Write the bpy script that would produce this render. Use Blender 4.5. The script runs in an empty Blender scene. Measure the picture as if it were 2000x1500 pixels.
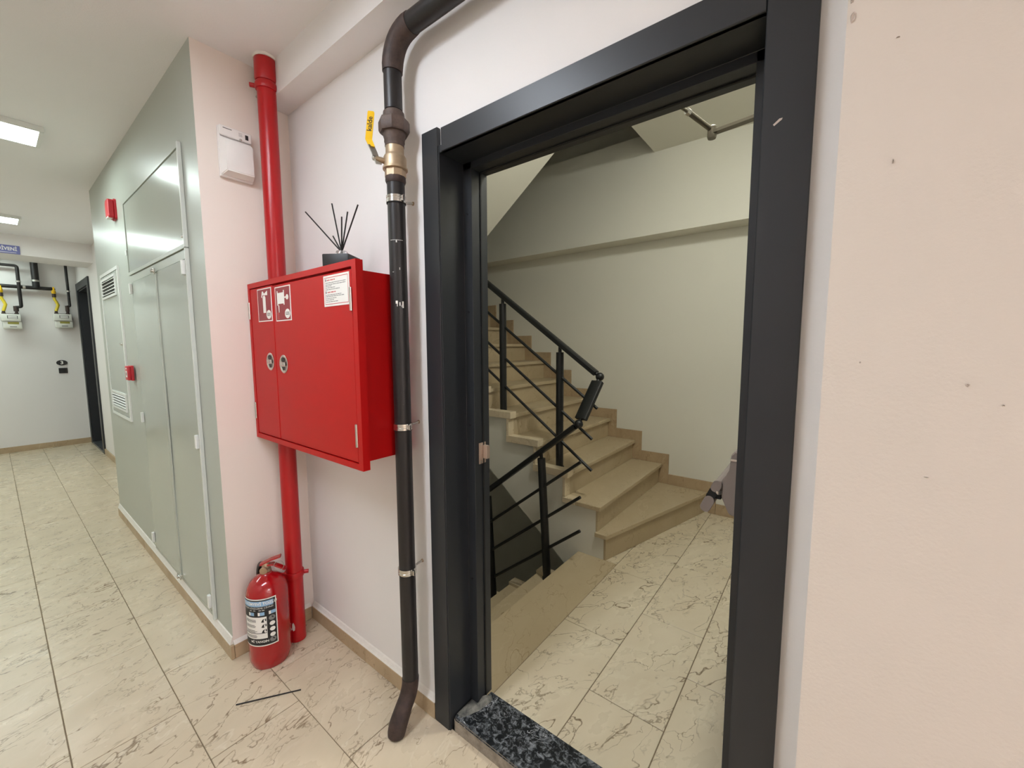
import bpy, bmesh, math, random
from mathutils import Vector, Matrix
random.seed(7)
PI = math.pi
SC = bpy.context.scene
COL = SC.collection

# ------------------------------------------------------------------ camera
YAW, PITCH, ROLL, CAMH, FPX = 0.66069, 0.094806, -0.004042, 1.424, 791.4
fw = Vector((-math.sin(YAW)*math.cos(PITCH), math.cos(YAW)*math.cos(PITCH), -math.sin(PITCH)))
rt = Vector((math.cos(YAW), math.sin(YAW), 0)); up = rt.cross(fw)
rt, up = rt*math.cos(ROLL)+up*math.sin(ROLL), up*math.cos(ROLL)-rt*math.sin(ROLL)
cam = bpy.data.objects.new('camera', bpy.data.cameras.new('camera'))
COL.objects.link(cam)
cam.data.sensor_width = 36; cam.data.sensor_fit = 'HORIZONTAL'
cam.data.lens = 36*FPX/2000; cam.data.clip_start = 0.01; cam.data.clip_end = 60
M = Matrix.Identity(4)
for i in range(3):
    M[i][0], M[i][1], M[i][2] = rt[i], up[i], -fw[i]
M[2][3] = CAMH
cam.matrix_world = M
SC.camera = cam

# ------------------------------------------------------------------ world, exposure, light strengths
w = bpy.data.worlds.new('world'); SC.world = w; w.use_nodes = True
w.node_tree.nodes['Background'].inputs[0].default_value = (0.9, 0.95, 1, 1)
w.node_tree.nodes['Background'].inputs[1].default_value = 0.0
SC.view_settings.view_transform = 'Standard'; SC.view_settings.look = 'None'
SC.view_settings.gamma = 1; SC.view_settings.use_curve_mapping = False
SC.view_settings.exposure = 0.62
L_COOL = ((0.86, 1.0, 0.97), 13.5)
L_FAR = ((0.84, 1.0, 0.94), 9.0)
L_NEAR = ((0.87, 0.94, 1.03), 18.5)
L_NEAR2 = ((0.91, 0.94, 1.02), 60.0)
L_STAIR = ((0.98, 0.99, 0.92), 70.0)
CEIL = 2.655; STC = 2.99

# ------------------------------------------------------------------ materials
def s(r, g, b):
    f = lambda c: (c/255/12.92) if c/255 <= .04045 else ((c/255+.055)/1.055)**2.4
    return (f(r), f(g), f(b), 1)

class Mat:
    def __init__(self, name):
        self.m = bpy.data.materials.new(name); self.m.use_nodes = True
        self.n = self.m.node_tree.nodes; self.l = self.m.node_tree.links
        self.b = self.n['Principled BSDF']
    def node(self, t, **kw):
        x = self.n.new(t)
        for k, v in kw.items():
            if hasattr(x, k) and not k.startswith('i_'): setattr(x, k, v)
            else: x.inputs[k[2:].replace('_', ' ')].default_value = v
        return x
    def link(self, a, b): self.l.new(a, b)
    def math(self, op, a, b=None, clamp=False):
        x = self.n.new('ShaderNodeMath'); x.operation = op; x.use_clamp = clamp
        for i, v in enumerate((a, b)):
            if v is None: continue
            if isinstance(v, (int, float)): x.inputs[i].default_value = v
            else: self.link(v, x.inputs[i])
        return x.outputs[0]
    def mix(self, f, a, b):
        x = self.n.new('ShaderNodeMix'); x.data_type = 'RGBA'
        for i, v in ((0, f), (6, a), (7, b)):
            if isinstance(v, (int, float)): x.inputs[i].default_value = v
            elif isinstance(v, tuple): x.inputs[i].default_value = v
            else: self.link(v, x.inputs[i])
        return x.outputs[2]
    def rng(self, v, a, b, c, d):
        x = self.n.new('ShaderNodeMapRange'); self.link(v, x.inputs[0])
        for i, k in enumerate((a, b, c, d)): x.inputs[i+1].default_value = k
        return x.outputs[0]
    def noise(self, vec, scale, detail=4, rough=.5, dist=0):
        x = self.node('ShaderNodeTexNoise', i_Scale=scale, i_Detail=detail, i_Roughness=rough, i_Distortion=dist)
        if vec is not None: self.link(vec, x.inputs['Vector'])
        return x.outputs[0]
    def coord(self, kind='Object', rnd=False):
        tc = self.n.new('ShaderNodeTexCoord').outputs[kind]
        if not rnd: return tc
        oi = self.n.new('ShaderNodeObjectInfo')
        v = self.n.new('ShaderNodeVectorMath'); v.operation = 'ADD'
        m_ = self.math('MULTIPLY', oi.outputs['Random'], 83.0)
        self.link(tc, v.inputs[0]); self.link(m_, v.inputs[1])
        return v.outputs[0]
    def bump(self, h, strength, dist=.002):
        x = self.node('ShaderNodeBump', i_Strength=strength, i_Distance=dist)
        self.link(h, x.inputs['Height']); self.link(x.outputs[0], self.b.inputs['Normal'])
    def base(self, c):
        if isinstance(c, tuple): self.b.inputs['Base Color'].default_value = c
        else: self.link(c, self.b.inputs['Base Color'])
        return self
    def set(self, rough=None, metal=None, spec=None, coat=None):
        if rough is not None: self.b.inputs['Roughness'].default_value = rough
        if metal is not None: self.b.inputs['Metallic'].default_value = metal
        if spec is not None: self.b.inputs['Specular IOR Level'].default_value = spec
        if coat is not None: self.b.inputs['Coat Weight'].default_value = coat
        return self

def plain(name, c, rough=.5, metal=0, var=.06, scale=30, bump=0, spec=None, coat=None):
    m = Mat(name); co = m.coord()
    n = m.noise(co, scale, 3)
    d = tuple(min(1, k*(1-var)) for k in c[:3])+(1,); e = tuple(min(1, k*(1+var)) for k in c[:3])+(1,)
    m.base(m.mix(n, d, e)); m.set(rough, metal, spec, coat)
    if bump: m.bump(m.noise(co, 260, 2), bump)
    return m.m

def wall_paint(name, c, rough=.55, bump=.25):
    m = Mat(name); co = m.coord()
    big = m.noise(co, 1.3, 3); fine = m.noise(co, 150, 3, .6)
    m.base(m.mix(big, tuple(k*.965 for k in c[:3])+(1,), tuple(min(1, k*1.02) for k in c[:3])+(1,)))
    m.set(rough, spec=.35); m.bump(fine, bump, .0012)
    return m.m

def marble_tile(name, c1, c2, vein, pale, rough=.28, k=1.0, vw=.010, ang=108, dens=.02):
    m = Mat(name); co = m.coord(rnd=True)
    mpn = m.node('ShaderNodeMapping'); mpn.inputs['Rotation'].default_value = (0, 0, math.radians(ang)); mpn.inputs['Scale'].default_value = (1.15, .62, 1); mpn.vector_type = 'TEXTURE'
    m.link(co, mpn.inputs['Vector']); co = mpn.outputs[0]
    jit = m.node('ShaderNodeTexNoise', i_Scale=22.0, i_Detail=3.0); m.link(co, jit.inputs['Vector'])
    ja = m.node('ShaderNodeVectorMath'); ja.operation = 'SCALE'; ja.inputs['Scale'].default_value = .035; m.link(jit.outputs[1], ja.inputs[0])
    jb = m.node('ShaderNodeVectorMath'); jb.operation = 'ADD'; m.link(co, jb.inputs[0]); m.link(ja.outputs[0], jb.inputs[1]); cj = jb.outputs[0]
    cloud = m.noise(co, 4*k, 5, .6)
    base = m.mix(m.rng(cloud, .3, .7, 0, 1), c1, c2)
    n1 = m.noise(cj, 5.0*k, 3, .5, .5)
    v1 = m.rng(m.math('ABSOLUTE', m.math('SUBTRACT', n1, .5)), 0, vw, 1, 0)
    v1 = m.math('MULTIPLY', v1, m.rng(m.noise(cj, 4.2*k, 3), .41+dens, .54+dens, 0, 1))
    n2 = m.noise(cj, 11*k, 3, .55, .4)
    v2 = m.rng(m.math('ABSOLUTE', m.math('SUBTRACT', n2, .52)), 0, vw*1.9, .7, 0)
    v2 = m.math('MULTIPLY', v2, m.rng(m.noise(cj, 7*k, 2), .46+dens, .57+dens, 0, 1))
    n3 = m.noise(cj, 5*k, 3, .5, .8)
    v3 = m.rng(m.math('ABSOLUTE', m.math('SUBTRACT', n3, .46)), 0, .02, .4, 0)
    v3 = m.math('MULTIPLY', v3, m.rng(m.noise(co, 2.3*k, 2), .48, .6, 0, 1))
    c = m.mix(v3, base, pale)
    c = m.mix(m.math('MAXIMUM', v1, v2), c, vein)
    m.base(c); m.set(rough, spec=.45)
    m.link(m.rng(cloud, .3, .7, rough-.05, rough+.08), m.b.inputs['Roughness'])
    return m.m

WHITE = wall_paint('wall_paint_white', s(233, 230, 228))
WARMW = wall_paint('wall_paint_cream', s(234, 223, 214))
PIERW = wall_paint('pier_paint_beige', s(224, 214, 204), .6, .45)
STAIRW = wall_paint('stairwell_paint', s(226, 224, 212))
GREYW = wall_paint('grey_enamel_wall', s(176, 181, 172), .36, .12)
GREYP = plain('grey_enamel_panel', s(170, 176, 167), .2, 0, .03, 3)
GREYM = plain('light_grey_edge', s(204, 208, 202), .35, 0, .03)
GREYL = plain('pale_grey_enamel', s(226, 228, 224), .3, 0, .03)
CEILM = wall_paint('ceiling_paint', s(240, 239, 239), .6, .5)
TILE = marble_tile('beige_marble_tile', s(211, 195, 170), s(200, 184, 158), s(130, 108, 84), s(226, 216, 198))
LTILE = marble_tile('landing_marble_tile', s(220, 207, 180), s(211, 196, 168), s(116, 95, 68), s(226, 216, 190), ang=68, k=.85, vw=.010, dens=.005)
STONE = marble_tile('stair_stone', s(194, 177, 146), s(183, 165, 133), s(158, 137, 104), s(206, 191, 162), .32, .6, .006)
SKIRT = marble_tile('skirting_stone', s(186, 164, 132), s(172, 149, 118), s(150, 126, 96), s(198, 180, 150), .4, 1.2, .008)
CURB = marble_tile('curb_stone', s(216, 201, 172), s(205, 189, 160), s(168, 148, 116), s(224, 212, 188), .35, .8, .006)
GROUT = plain('grout', s(128, 112, 90), .9, 0, .1)
PLASTER = plain('rough_white_plaster', s(226, 222, 214), .9, 0, .08, 60, .6)
ANTH = plain('anthracite_enamel', s(38, 41, 45), .4, 0, .05, 8, .04)
ANTHD = plain('anthracite_door', s(36, 39, 43), .45, 0, .05)
RUBBER = plain('black_rubber', s(16, 16, 17), .7)
RED = plain('red_enamel', s(180, 10, 12), .42, 0, .04, 6, .03, .3)
REDP = plain('red_pipe_paint', s(174, 12, 20), .28, 0, .05, 12, .05)
REDX = plain('extinguisher_red', s(164, 13, 21), .16, 0, .03, 6, 0, None, .5)
REDD = plain('red_plastic', s(190, 30, 44), .4)
CHROME = plain('chrome', s(205, 203, 198), .22, 1, .05)
STEEL = plain('zinc_steel', s(190, 188, 182), .35, 1, .08)
BRASS = plain('dull_brass', s(178, 158, 132), .48, .75, .15, 60)
BLACKRAIL = plain('black_rail_enamel', s(22, 24, 25), .4)
BLACK = plain('black_plastic', s(18, 18, 19), .45)
REED = plain('black_reed', s(26, 22, 21), .6)
WHITEP = plain('white_plastic', s(232, 228, 224), .35, 0, .02)
PAPER = plain('white_print', s(236, 234, 228), .5, 0, .02)
INK = plain('black_print', s(28, 28, 30), .5)
INKG = plain('grey_print', s(128, 128, 126), .5)
INKR = plain('red_print', s(200, 70, 70), .5)
STRED = plain('sticker_dark_red', s(140, 34, 44), .4)
BLUEP = plain('pale_blue_print', s(142, 180, 214), .5)
PURPLE = plain('sign_blue', s(108, 112, 170), .5)
YELLOW = plain('yellow_enamel', s(236, 190, 20), .4)
YELHOSE = plain('yellow_gas_hose', s(214, 190, 50), .5)
METALG = plain('warm_grey_plastic', s(136, 124, 118), .4)
STRIKE = plain('strike_plate_steel', s(184, 164, 148), .35, .5)
CLOSER = plain('closer_bronze', s(120, 114, 100), .35, .6)
METERW = plain('meter_white', s(220, 220, 212), .5)
METERB = plain('meter_olive_plate', s(150, 146, 60), .5)
CHIPM = plain('chipped_plaster', s(196, 184, 174), .9)

def pipe_paint():
    m = Mat('black_pipe_paint'); co = m.coord()
    sc = m.rng(m.noise(co, 40, 5, .7), .66, .75, 0, .25)
    c = m.mix(m.noise(co, 5, 4), s(30, 28, 29), s(46, 43, 42))
    c = m.mix(sc, c, s(150, 142, 134))
    m.base(c); m.set(.42, .2); m.bump(m.noise(co, 90, 3), .1)
    return m.m
def rust_paint(name, a, b):
    m = Mat(name); co = m.coord()
    m.base(m.mix(m.rng(m.noise(co, 28, 5, .7), .35, .65, 0, 1), a, b)); m.set(.6, .15); m.bump(m.noise(co, 120, 3), .25)
    return m.m
PIPE = pipe_paint()
RUST = rust_paint('primer_brown_iron', s(72, 60, 56), s(96, 80, 72))
RUSTD = rust_paint('dark_brown_iron', s(48, 38, 36), s(74, 58, 52))

def black_marble():
    m = Mat('black_marble'); co = m.coord()
    n = m.noise(co, 48, 8, .72, .6)
    c = m.mix(m.rng(n, .48, .72, 0, 1), s(22, 25, 28), s(152, 156, 160))
    n2 = m.noise(co, 12, 5, .6, 1.5)
    v = m.math('MULTIPLY', m.rng(m.math('ABSOLUTE', m.math('SUBTRACT', n2, .5)), 0, .008, 1, 0), m.rng(m.noise(co, 6, 2), .5, .62, 0, 1))
    m.base(m.mix(v, c, s(205, 208, 210))); m.set(.3)
    return m.m
BMARB = black_marble()
DUSTY = rust_paint('dusty_mortar', s(70, 71, 68), s(136, 132, 124))
STONEEDGE = rust_paint('sawn_stone_edge', s(120, 112, 102), s(158, 148, 136))
def emitter(name, col, st):
    m = Mat(name); m.base((.9, .9, .9, 1)); m.set(.4)
    m.b.inputs['Emission Color'].default_value = col+(1,); m.b.inputs['Emission Strength'].default_value = st
    return m.m
def glass_mat():
    m = Mat('clear_glass'); m.base((.95, .95, .95, 1)); m.set(.05); m.b.inputs['Transmission Weight'].default_value = .9
    return m.m
GLASS = glass_mat()

# ------------------------------------------------------------------ object helpers
WLOC = {}
def tag(o, label=None, cat=None, group=None, kind=None):
    if label: o['label'] = label
    if cat: o['category'] = cat
    if group: o['group'] = group
    if kind: o['kind'] = kind
    return o
def put(o, wloc, parent=None):
    COL.objects.link(o)
    wloc = Vector(wloc)
    o.location = wloc - (WLOC[parent] if parent else Vector((0, 0, 0)))
    if parent: o.parent = parent
    WLOC[o] = wloc
    return o
def empty(name, loc, label=None, cat=None, group=None, kind=None):
    o = bpy.data.objects.new(name, None); o.empty_display_size = .05
    put(o, loc); return tag(o, label, cat, group, kind)
def obj(name, bm, mat, parent=None, smooth=False, angle=40):
    bmesh.ops.recalc_face_normals(bm, faces=bm.faces)
    vs = [v.co for v in bm.verts]
    c = Vector([(min(v[i] for v in vs)+max(v[i] for v in vs))/2 for i in range(3)])
    if parent is None: c.z = min(v.z for v in vs)
    for v in bm.verts: v.co -= c
    me = bpy.data.meshes.new(name)
    if smooth:
        for f in bm.faces: f.smooth = True
        for e in bm.edges:
            if len(e.link_faces) == 2 and e.calc_face_angle(0) > math.radians(angle): e.smooth = False
    bm.to_mesh(me); bm.free()
    for m in (mat if isinstance(mat, (list, tuple)) else [mat]): me.materials.append(m)
    return put(bpy.data.objects.new(name, me), c, parent)
def again(name, src, wloc, parent):
    return put(bpy.data.objects.new(name, src.data), wloc, parent)

def b_box(bm, lo, hi, bev=0, seg=1):
    r = bmesh.ops.create_cube(bm, size=1)
    vs = r['verts']
    for v in vs:
        v.co = Vector([lo[i]+(v.co[i]+.5)*(hi[i]-lo[i]) for i in range(3)])
    if bev:
        es = {e for v in vs for e in v.link_edges}
        bmesh.ops.bevel(bm, geom=list(es), offset=bev, segments=seg, affect='EDGES', profile=.5)
    return vs
def box(name, lo, hi, mat, parent=None, bev=0, seg=1):
    lo, hi = [min(a, b) for a, b in zip(lo, hi)], [max(a, b) for a, b in zip(lo, hi)]
    bm = bmesh.new(); b_box(bm, lo, hi, bev, seg)
    return obj(name, bm, mat, parent, smooth=seg > 1)
def b_prism(bm, poly, axis, a, b):
    def P(u, v, t): return {'x': (t, u, v), 'y': (u, t, v), 'z': (u, v, t)}[axis]
    A = [bm.verts.new(P(u, v, a)) for u, v in poly]; B = [bm.verts.new(P(u, v, b)) for u, v in poly]
    bm.faces.new(A); bm.faces.new(B[::-1]); n = len(poly)
    for i in range(n): bm.faces.new((A[i], B[i], B[(i+1) % n], A[(i+1) % n]))
def prism(name, poly, axis, a, b, mat, parent=None, bev=0, smooth=False):
    bm = bmesh.new(); b_prism(bm, poly, axis, a, b)
    if bev: bmesh.ops.bevel(bm, geom=list(bm.edges), offset=bev, segments=1, affect='EDGES')
    return obj(name, bm, mat, parent, smooth)
def frames(pts):
    ts = []
    for i in range(len(pts)):
        a = pts[max(0, i-1)]; b = pts[min(len(pts)-1, i+1)]; ts.append((b-a).normalized())
    n = Vector((0, 0, 1)) if abs(ts[0].z) < .9 else Vector((1, 0, 0))
    n = (n - ts[0]*n.dot(ts[0])).normalized(); out = []
    for t in ts:
        n = (n - t*n.dot(t)).normalized(); out.append((n, t.cross(n)))
    return out
def b_tube(bm, pts, r, seg=16, cap=True, prof=None):
    pts = [Vector(p) for p in pts]; fr = frames(pts); rings = []
    rs = r if isinstance(r, (list, tuple)) else [r]*len(pts)
    for p, (n, b), q in zip(pts, fr, rs):
        if prof: rings.append([bm.verts.new(p+n*u+b*v) for u, v in prof])
        else: rings.append([bm.verts.new(p+n*q*math.cos(2*PI*k/seg)+b*q*math.sin(2*PI*k/seg)) for k in range(seg)])
    m = len(rings[0])
    for A, B in zip(rings, rings[1:]):
        for k in range(m): bm.faces.new((A[k], A[(k+1) % m], B[(k+1) % m], B[k]))
    if cap: bm.faces.new(rings[0][::-1]); bm.faces.new(rings[-1])
def tube(name, pts, r, mat, parent=None, seg=16, prof=None):
    bm = bmesh.new(); b_tube(bm, pts, r, seg, True, prof)
    return obj(name, bm, mat, parent, True)
def arc(p0, pc, p1, n=8):
    """quadratic bend from p0 to p1 with corner pc"""
    p0, pc, p1 = Vector(p0), Vector(pc), Vector(p1)
    return [(1-t)**2*p0+2*t*(1-t)*pc+t*t*p1 for t in [i/n for i in range(n+1)]]
def b_lathe(bm, prof, c, axis=(0, 0, 1), seg=28):
    ax = Vector(axis).normalized(); n = Vector((1, 0, 0)) if abs(ax.x) < .9 else Vector((0, 1, 0))
    n = (n-ax*n.dot(ax)).normalized(); b = ax.cross(n); c = Vector(c); rings = []
    for r, h in prof:
        if r < 1e-6: rings.append([bm.verts.new(c+ax*h)])
        else: rings.append([bm.verts.new(c+ax*h+n*r*math.cos(2*PI*k/seg)+b*r*math.sin(2*PI*k/seg)) for k in range(seg)])
    for A, B in zip(rings, rings[1:]):
        for k in range(seg):
            j = (k+1) % seg
            if len(A) == 1 and len(B) == 1: continue
            if len(A) == 1: bm.faces.new((A[0], B[k], B[j]))
            elif len(B) == 1: bm.faces.new((A[k], A[j], B[0]))
            else: bm.faces.new((A[k], A[j], B[j], B[k]))
    for R in (rings[0], rings[-1]):
        if len(R) > 1: bm.faces.new(R)
def lathe(name, prof, c, mat, parent=None, axis=(0, 0, 1), seg=28):
    bm = bmesh.new(); b_lathe(bm, prof, c, axis, seg)
    return obj(name, bm, mat, parent, True)
def text_geo(t, size, align='CENTER', bold=0):
    cu = bpy.data.curves.new('t', 'FONT'); cu.body = t; cu.size = size; cu.align_x = align; cu.align_y = 'CENTER'; cu.offset = bold
    cu.resolution_u = 2
    o = bpy.data.objects.new('t', cu); COL.objects.link(o)
    me = bpy.data.meshes.new_from_object(o)
    V = [v.co.copy() for v in me.vertices]; Fs = [tuple(p.vertices) for p in me.polygons]
    bpy.data.objects.remove(o); bpy.data.curves.remove(cu); bpy.data.meshes.remove(me)
    return V, Fs
def flat_map(o, ux, uz):
    """(u,v) on a plane with origin o; returns function"""
    o, ux, uz = Vector(o), Vector(ux), Vector(uz)
    return lambda u, v, d=0: o+ux*u+uz*v+ux.cross(uz)*d
def b_text(bm, t, size, mp, u, v, d=0, sx=1, align='CENTER', bold=0):
    V, Fs = text_geo(t, size, align, bold)
    vs = [bm.verts.new(mp(u+p.x*sx, v+p.y, d)) for p in V]
    for f in Fs:
        try: bm.faces.new([vs[i] for i in f])
        except ValueError: pass
def b_quad(bm, mp, u0, u1, v0, v1, d=0, n=1):
    for i in range(n):
        a = u0+(u1-u0)*i/n; b = u0+(u1-u0)*(i+1)/n
        bm.faces.new([bm.verts.new(mp(x, y, d)) for x, y in ((a, v0), (b, v0), (b, v1), (a, v1))])
def b_poly(bm, mp, pts, d=0): bm.faces.new([bm.verts.new(mp(u, v, d)) for u, v in pts])
def disc_pts(u, v, ru, rv=None, n=20):
    rv = rv or ru
    return [(u+ru*math.cos(2*PI*k/n), v+rv*math.sin(2*PI*k/n)) for k in range(n)]
def flat(name, bm, mat, parent): 
    o = obj(name, bm, mat, parent); return o

# ================================================================== STRUCTURE
# ---- corridor floor, every tile its own piece
XR, YF = 4.4, -1.30            # corridor end behind the viewer, opposite wall
XFAR = -8.70
floor = box('floor', (XFAR-.2, YF-.1, -.2), (XR+.1, .955, -.0028), GROUT); tag(floor, 'beige marble tiled corridor floor', kind='structure')
TM = {}
def tile(parent, x0, x1, y0, y1, mat, key):
    g = .0015
    dx, dy = round(x1-x0-2*g, 3), round(y1-y0-2*g, 3)
    if dx < .012 or dy < .012: return
    c = ((x0+x1)/2, (y0+y1)/2, -.004)
    k = (key, dx, dy)
    if k not in TM:
        bm = bmesh.new(); b_box(bm, (c[0]-dx/2, c[1]-dy/2, -.008), (c[0]+dx/2, c[1]+dy/2, 0), .0012)
        TM[k] = obj('tile', bm, mat, parent)
    else: again('tile', TM[k], c, parent)
ROW0, RH = .066, .2975
offs = {2: -1.238, 1: -1.61, 0: -1.93, -1: -1.42, -2: -1.75, -3: -1.3, -4: -1.62, -5: -1.45}
for r in range(-5, 3):
    y0 = ROW0+r*RH; y1 = y0+RH
    ya, yb = max(y0, YF), y1
    if yb <= ya: continue
    k = math.floor((XFAR-offs[r])/.6)
    x = offs[r]+k*.6
    while x < XR:
        xa, xb = max(x, XFAR), min(x+.6, XR)
        if y0 > .62:      # this row stops behind the boxed shaft
            if xb > -2.08: tile(floor, max(xa, -2.085), xb, ya, min(yb, .955), TILE, 'c')
            if xa < -4.69: tile(floor, xa, min(xb, -4.685), ya, .862, TILE, 'c')
        else: tile(floor, xa, xb, ya, yb, TILE, 'c')
        x += .6

# ---- walls of the corridor
def wall(name, lo, hi, mat, label): return tag(box(name, lo, hi, mat), label, kind='structure')
def wall_holes(name, poly, axis, a, b, mat, label): return tag(prism(name, poly, axis, a, b, mat), label, kind='structure')
DX0, DX1, DZ = -1.05, -.105, 2.07
wall_holes('wall_back', [(-2.2, 0), (DX0, 0), (DX0, DZ), (DX1, DZ), (DX1, 0), (XR, 0), (XR, CEIL+.5), (-2.2, CEIL+.5)], 'y', .955, 1.13, WHITE, 'off-white plaster wall around the stair door')
# boxed service shaft: cream return face, grey enamelled front
bm = bmesh.new(); b_box(bm, (-4.69, .585, 0), (-2.08, 1.1, CEIL+.05)); 
for f in bm.faces:
    f.normal_update()
    f.material_index = 1 if f.normal.y < -.5 else 0
tag(obj('wall_shaft', bm, [WARMW, GREYW]), 'boxed-out service shaft with grey enamelled front and cream side', kind='structure')
wall_holes('wall_recess', [(XFAR, 0), (-8.57, 0), (-8.57, 2.24), (-7.62, 2.24), (-7.62, 0), (-4.69, 0), (-4.69, CEIL+.05), (XFAR, CEIL+.05)], 'y', .86, 1.06, WHITE, 'recessed corridor wall beside the far flat door')
wall('wall_left', (XFAR-.15, YF-.1, 0), (XFAR, 1.2, CEIL+.05), WHITE, 'far end wall of the corridor with gas meters')
wall('wall_front', (XFAR, YF-.12, 0), (XR, YF, CEIL+.05), WARMW, 'corridor wall opposite the stair door')
wall('wall_end', (XR, YF-.12, 0), (XR+.12, 1.13, CEIL+.05), WARMW, 'end wall of the corridor behind the viewer')
wr = wall('wall_right', (-.005, .912, 0), (XR, .955, CEIL), PIERW, 'cream plaster pier right of the stair door')
tag(box('ceiling', (XFAR-.2, YF-.12, CEIL), (XR+.1, .955, CEIL+.12), CEILM), 'white plaster corridor ceiling', kind='structure')
tag(box('trim_1', (-2.08, .851, 2.512), (XR, .955, CEIL), WHITE), 'plaster downstand beam above the stair door wall', kind='structure')
tag(box('trim_2', (-7.6, YF, 2.44), (-7.1, .86, CEIL), WHITE), 'plaster downstand beam across the far corridor', kind='structure')

# plaster dents in the right pier
def chip(x, z, rx, rz, parent=wr):
    bm = bmesh.new(); n = 9
    o = [bm.verts.new((x+rx*(.7+.5*random.random())*math.cos(2*PI*k/n), .9115, z+rz*(.7+.5*random.random())*math.sin(2*PI*k/n))) for k in range(n)]
    i = [bm.verts.new((x+rx*.55*math.cos(2*PI*k/n), .9095, z+rz*.55*math.sin(2*PI*k/n))) for k in range(n)]
    c = bm.verts.new((x, .9118, z))
    for k in range(n):
        j = (k+1) % n
        bm.faces.new((o[k], o[j], i[j], i[k])); bm.faces.new((i[k], i[j], c))
    obj('plaster_chip', bm, CHIPM, parent)
for a in ((.0, 1.985, .004, .008), (.003, 1.957, .006, .014), (.066, 1.715, .002, .006), (.045, 1.393, .002, .002), (.171, 1.361, .004, .004), (.209, 1.333, .002, .002), (.137, 1.21, .004, .001), (.06, 1.902, .004, .001)): chip(a[0], a[1], a[2]*.75, a[3]*.75)

# ---- skirting stones in the corridor
def skirt_x(base, x0, x1, y0, y1, h, step, off=0):
    x = x0
    ks = [x0]+[k for k in [x0+off+step*i for i in range(60)] if x0+.02 < k < x1-.02]+[x1]
    for a, b in zip(ks, ks[1:]): box('skirting_stone', (a+.0006, y0, 0), (b-.0006, y1, h), SKIRT, base, .0015)
def skirt_y(base, y0, y1, x0, x1, h, step):
    ks = [y0]+[k for k in [y0+step*i for i in range(1, 30)] if k < y1-.02]+[y1]
    for a, b in zip(ks, ks[1:]): box('skirting_stone', (x0, a+.0006, 0), (x1, b-.0006, h), SKIRT, base, .0015)
SH = .066
b1 = empty('baseboard_back', (-1.6, .955, 0), kind='structure', label='beige stone skirting along the stair door wall')
skirt_x(b1, -2.066, -1.111, .938, .955, SH, .4, .49)
prism('plaster_bead', [(.955, SH), (.94, SH), (.945, SH+.006), (.951, SH+.018), (.955, SH+.022)], 'x', -2.07, -1.112, PLASTER, b1)
b2 = empty('baseboard_shaft', (-3.4, .585, 0), kind='structure', label='beige stone skirting around the service shaft')
skirt_x(b2, -4.69, -2.066, .571, .585, SH, .6, .35)
skirt_y(b2, .5855, .937, -2.08, -2.066, SH, .28)
prism('plaster_bead', [(.585, SH), (.5715, SH), (.574, SH+.006), (.581, SH+.03), (.585, SH+.034)], 'x', -4.69, -2.0805, PLASTER, b2)
prism('plaster_bead', [(-2.08, SH), (-2.067, SH), (-2.071, SH+.006), (-2.08, SH+.016)], 'y', .5855, .937, PLASTER, b2)
b7 = empty('baseboard_right', (1.5, .912, 0), kind='structure', label='beige stone skirting below the cream pier')
skirt_x(b7, -.005, XR, .897, .912, SH, .6, .4)
b3 = empty('baseboard_left', (XFAR, 0, 0), kind='structure', label='beige stone skirting below the gas meters')
skirt_y(b3, YF, .85, XFAR, XFAR+.014, SH+.01, .6)
b4 = empty('baseboard_recess', (-6, .86, 0), kind='structure', label='beige stone skirting in the far recess')
skirt_x(b4, -7.55, -4.7, .846, .86, SH+.01, .6)

# ================================================================== STAIRWELL STRUCTURE
XB, XS = -1.293, -1.01       # landing edge stone
YB = 3.66; XLR = .06; XW = -4.4
fl2 = box('floor_landing', (XB+.02, 1.13, -.16), (XLR, YB, -.0028), GROUT); tag(fl2, 'beige marble tiled stair landing floor', kind='structure')
for r in range(4):
    x0 = XS+.3045*r; x1 = min(x0+.3045, XLR)
    y = {0: 1.73, 1: 1.413, 2: 1.718, 3: 1.5}[r]-1.2
    while y < YB:
        a, b = max(y, 1.13), min(y+.605, YB)
        if b-a > .01: tile(fl2, x0, x1, a, b, LTILE, 'l')
        y += .605
tile(fl2, -1.104, XS, 2.406, 2.72, LTILE, 'l')
box('landing_edge_stone', (XB, 1.131, -.03), (XS-.001, 2.405, .0005), STONE, fl2, .002)
wall('wall_stairwell_back', (XW, YB, -2.2), (XLR+.1, YB+.15, 4.4), STAIRW, 'pale plaster wall behind the upward stair flight')
wall('wall_stairwell_right', (XLR, 1.13, -.16), (XLR+.1, YB, STC+.2), STAIRW, 'stairwell side wall behind the open door')
wall('wall_stairwell_left', (XW-.1, 1.0, -2.2), (XW, YB+.15, 4.4), STAIRW, 'far stairwell wall at the half landing')
wall('wall_stairwell_front', (XW, 1.02, -2.2), (-2.2, 1.13, 4.4), STAIRW, 'stairwell side of the shaft wall')
wall('wall_stairwell_lower', (-2.2, 1.02, -2.2), (XLR, 1.13, -.003), STAIRW, 'stairwell wall below the landing level')
wall('wall_stairwell_upper', (-2.2, 1.05, CEIL+.5), (XLR, 1.13, 4.4), STAIRW, 'stairwell wall above the door head')
tag(box('ceiling_landing', (-1.205, 1.13, STC), (XLR+.1, YB, STC+.16), STAIRW), 'white plaster ceiling above the stair landing', kind='structure')
tag(box('ceiling_stairwell', (XW-.1, 1.0, 4.4), (XLR+.1, YB+.15, 4.5), STAIRW), 'plaster ceiling high above the stair flights', kind='structure')
tag(box('floor_lower', (XW-.1, 1.0, -2.3), (XLR+.1, YB+.15, -2.2), GROUT), 'floor of the stairwell one flight below', kind='structure')
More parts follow.
